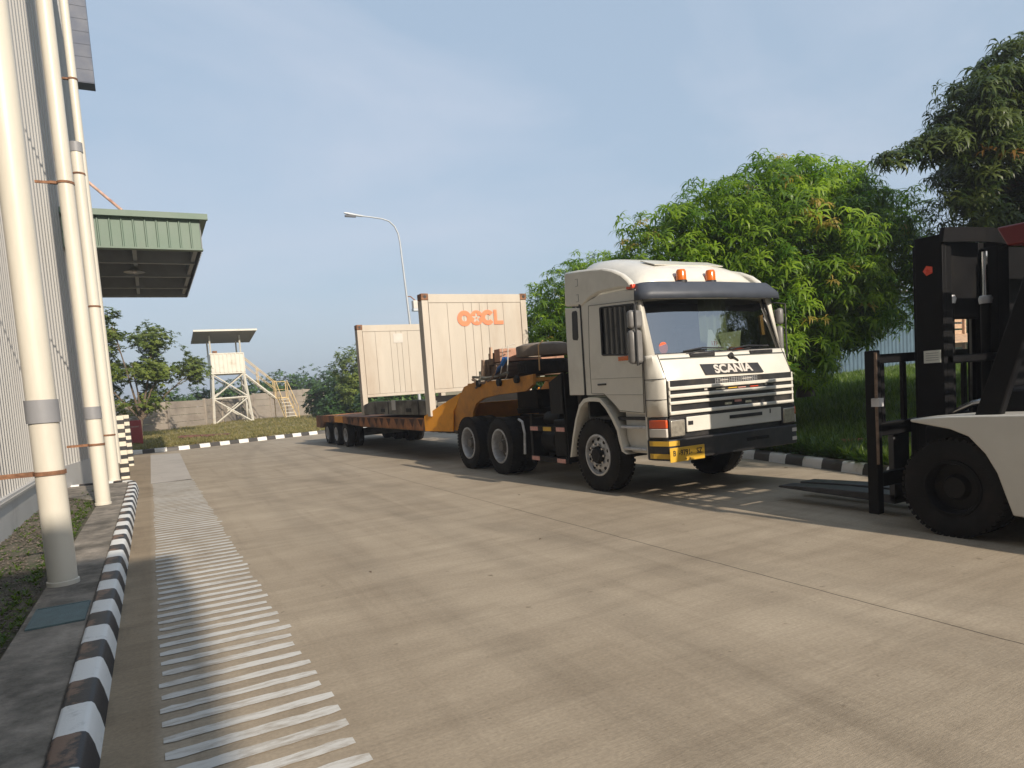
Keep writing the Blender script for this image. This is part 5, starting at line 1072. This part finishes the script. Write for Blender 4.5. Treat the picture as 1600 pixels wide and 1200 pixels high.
MB().tube([(6.35, 10.62, 2.38), (6.24, 10.60, 2.30), (6.22, 10.58, 1.85)], .012, 6).build('rope', mat('rope_tan', (0.55, 0.33, 0.14), .8), t, smooth=True)
t = MB().box(6.15, 7.6, 12.72, 12.98, 1.76, 1.96).build('tool_box', mat('pale_green_box', (0.26, 0.31, 0.27), .6, var=.2, col2=(.12, .12, .1)), None, bevel=.01, offset=(6.8, 12.9, 1.76)); tag(t, 'pale green metal box at the back of the gooseneck', 'tool box')

# ------------------------------------------------------------ forklift
fk = thing('forklift', (7.2, 3.0, 0), 'white and black forklift with raised forks facing the truck', 'forklift')
for s in (0, 1):
    wheel(fk, 6.13 if s == 0 else 8.27, 3.46, .435, .32, 'trail', -1 if s == 0 else 1, rimr=.24, tm=FKT, rm=FKBLACK); wheel(fk, 6.3 if s == 0 else 8.1, 1.5, .33, .24, 'trail', -1 if s == 0 else 1, rimr=.18, tm=FKT, rm=FKBLACK)
MB().box(6.5, 7.9, .9, 3.9, .25, .95).build('chassis', FKBLACK, fk, bevel=.03)
FEN = [(3.80, 1.045), (3.45, 1.075), (2.86, 1.09), (2.40, 1.09), (2.40, .30), (2.86, .255), (2.965, .26), (3.02, .42), (3.08, .60), (3.17, .76), (3.30, .90), (3.45, .96), (3.62, .99), (3.80, 1.02)]
for s in (0, 1):
    X = (lambda a: 6.12 + a) if s == 0 else (lambda a: 8.28 - a)
    MB().prism(FEN, 0, X(0), X(.42)).build('fender', FKWHITE, fk, bevel=.02)
    MB().box(*sorted((X(.02), X(.4))), 1.9, 2.42, .28, .85).build('side_step', FKWHITE, fk, bevel=.02)
MB().box(6.35, 8.05, 1.0, 2.4, .7, 1.3).build('engine_hood', FKWHITE, fk, bevel=.04); MB().prism([(.2, .35), (.2, 1.25), (.5, 1.35), (1.05, 1.35), (1.05, .35)], 0, 6.2, 8.2).build('counterweight', FKWHITE, fk, bevel=.06)
sb = MB().box(6.9, 7.5, 1.6, 2.1, 1.3, 1.45).build('seat', INTER, fk, bevel=.04); MB().obox((7.2, 1.55, 1.72), (.5, .12, .5), (.1, 0, 0)).build('backrest', INTER, sb, bevel=.04)
MB().tube([(7.2, 3.1, 1.05), (7.2, 2.75, 1.45)], .03, 8).build('steering_column', FKBLACK, fk); MB().lathe([(-.012, .17), (0, .18), (.012, .17), (0, .16)], (7.2, 2.72, 1.47), 2, 24).build('steering_wheel', BLACK, fk, smooth=True)
MB().box(6.55, 7.85, 3.0, 3.35, .95, 1.28).build('dash_panel', FKBLACK, fk, bevel=.03)
for x in (6.20, 8.12):
    for P_ in ([(3.30, 1.05), (3.10, 1.05), (2.66, 2.48), (2.80, 2.50)], [(1.0, 1.2), (.9, 1.2), (.95, 2.5), (1.05, 2.5)]): MB().prism(P_, 0, x, x + .09).build('guard_post', FKBLACK, fk, bevel=.015)
gd = MB(); gd.prism([(3.08, 2.60), (3.0, 2.44), (.85, 2.47), (.85, 2.57)], 0, 6.16, 6.30); gd.prism([(3.08, 2.60), (3.0, 2.44), (.85, 2.47), (.85, 2.57)], 0, 8.1, 8.24); gd.box(6.3, 8.1, 2.95, 3.06, 2.46, 2.58)
for i in range(8): gd.box(6.3, 8.1, 1.05 + .24 * i, 1.11 + .24 * i, 2.50, 2.55)
gd.build('overhead_guard', FKRED, fk, bevel=.015)
# mast
for s in (0, 1):
    X = (lambda a: 6.68 + a) if s == 0 else (lambda a: 7.86 - a)
    mb = MB(); mb.box(*sorted((X(0), X(.05))), 3.80, 4.06, .08, 2.74); mb.box(*sorted((X(.05), X(.15))), 3.80, 3.84, .08, 2.74); mb.box(*sorted((X(.05), X(.15))), 4.02, 4.06, .08, 2.74); ms = mb.build('outer_mast', FKBLACK, fk, bevel=.006)
    mb = MB(); mb.box(*sorted((X(.06), X(.11))), 3.86, 4.12, .12, 2.68); mb.box(*sorted((X(.11), X(.20))), 4.08, 4.12, .12, 2.68); mb.build('inner_mast', FKBLACK, fk, bevel=.006)
    MB().tube([(X(.27), 3.90, .3), (X(.27), 3.90, 2.1)], .045, 14).build('lift_cylinder', FKBLACK, fk, smooth=True); MB().tube([(X(.27), 3.90, 2.1), (X(.27), 3.90, 2.62)], .028, 14).build('lift_rod', CHROME, fk, smooth=True)
    MB().lathe([(0, .055), (.05, .065), (.08, .05)], (X(.27), 3.90, 2.10), 2, 14).build('cylinder_gland', RIM, fk, smooth=True)
    MB().tube([(X(.36), 4.0, .5), (X(.36), 4.0, 2.4)], .012, 6).build('lift_chain', STEEL, fk)
    MB().tube([(X(.1), 3.86, 1.02), (X(.1), 3.60, 1.14), (X(.1), 3.25, 1.2)], [.03, .03, .05], 12).build('tilt_cylinder', CHROME if s == 0 else FKBLACK, fk, smooth=True)
tagm = MB().box(6.674, 6.681, 3.85, 4.0, 2.44, 2.53); 
MB().lathe([(0, 0), (0, .05), (.004, .05), (.004, 0)], (6.672, 3.93, 2.42), 0, 5).build('red_mark', REDL, fk)
lb_ = MB().box(6.674, 6.680, 3.83, 3.99, 1.54, 1.66).build('instruction_label', PAPER, fk)
mb = MB()
for k in range(4): mb.box(6.6725, 6.674, 3.85, 3.97, 1.565 + k * .022, 1.570 + k * .022)
mb.build('print_lines', COUP, lb_)
mb = MB(); mb.grid([[(6.66 + 1.22 * k / 12, y_ - .10 * math.sin(math.pi * k / 12), z_) for k in range(13)] for y_, z_ in ((3.80, 2.66), (3.78, 2.79))]); mb.build('top_crossbeam', FKBLACK, fk, solid=.05)
for z0, z1 in ((1.52, 1.60), (.2, .45)): MB().box(6.73, 7.81, 3.80, 3.84, z0, z1).build('crossbeam', FKBLACK, fk, bevel=.01)
MB().box(7.42, 8.35, 3.60, 3.66, .5, 2.60).build('mast_gap_filler', FKBLACK, fk); MB().box(6.90, 7.42, 3.88, 3.92, 1.95, 2.70).build('upper_gap_filler', FKBLACK, fk)  # dark sheets added to fill the mast gaps and close its shadow
# carriage, backrest and forks
cg = MB(); cg.box(6.22, 8.25, 4.18, 4.26, .86, .99); cg.box(6.22, 8.25, 4.18, 4.26, .36, .50); cg.box(6.75, 6.95, 4.1, 4.18, .3, 1.0); cg.box(7.6, 7.8, 4.1, 4.18, .3, 1.0); cg = cg.build('carriage', FKBLACK, fk, bevel=.01)
mb = MB(); mb.box(6.19, 8.28, 4.20, 4.26, 1.57, 1.66)
for x in (6.34, 6.69, 7.04, 7.40, 7.76): mb.box(x, x + .055, 4.21, 4.25, .98, 1.57)
mb.build('load_backrest', FKBLACK, cg, bevel=.005)
for x in (6.17, 8.21): MB().box(x, x + .09, 4.16, 4.27, .10, 1.70).build('side_post', FKBLACK, cg, bevel=.01)
MB().tube([(6.155, 4.14, 1.68), (6.15, 4.14, 1.2), (6.155, 4.14, .6)], .014, 8).build('hose', TIMBER, cg, smooth=True); MB().box(6.13, 6.20, 4.10, 4.18, 1.16, 1.24).build('hose_clip', RIM, cg)  # tan hose also stands in for the lit edge of the post
for x in (6.60, 6.98):
    f_ = MB().box(x, x + .26, 4.27, 4.33, .15, .98); f_.prism([(4.27, .13), (4.27, .225), (5.0, .215), (5.72, .185), (5.74, .17), (5.72, .16)], 0, x, x + .26); f_.build('fork', FORKST, fk, bevel=.006)

# ------------------------------------------------------------ haze
hb_ = MB().box(-950, 950, -950, 950, -1.1, 22).build('haze', D.materials.new('haze_air'), None); tag(hb_, 'thin pale haze in the air over the yard', 'haze', kind='stuff')
hm = hb_.data.materials[0]; hm.use_nodes = True; ht = hm.node_tree; ht.nodes.clear(); ho = N(ht, 'ShaderNodeOutputMaterial'); hv = N(ht, 'ShaderNodeVolumePrincipled')
hv.inputs['Color'].default_value = (0.85, 0.90, 1.0, 1); hv.inputs['Density'].default_value = 0.0016; hv.inputs['Anisotropy'].default_value = 0.2
ht.links.new(hv.outputs[0], ho.inputs['Volume'])
#@@END
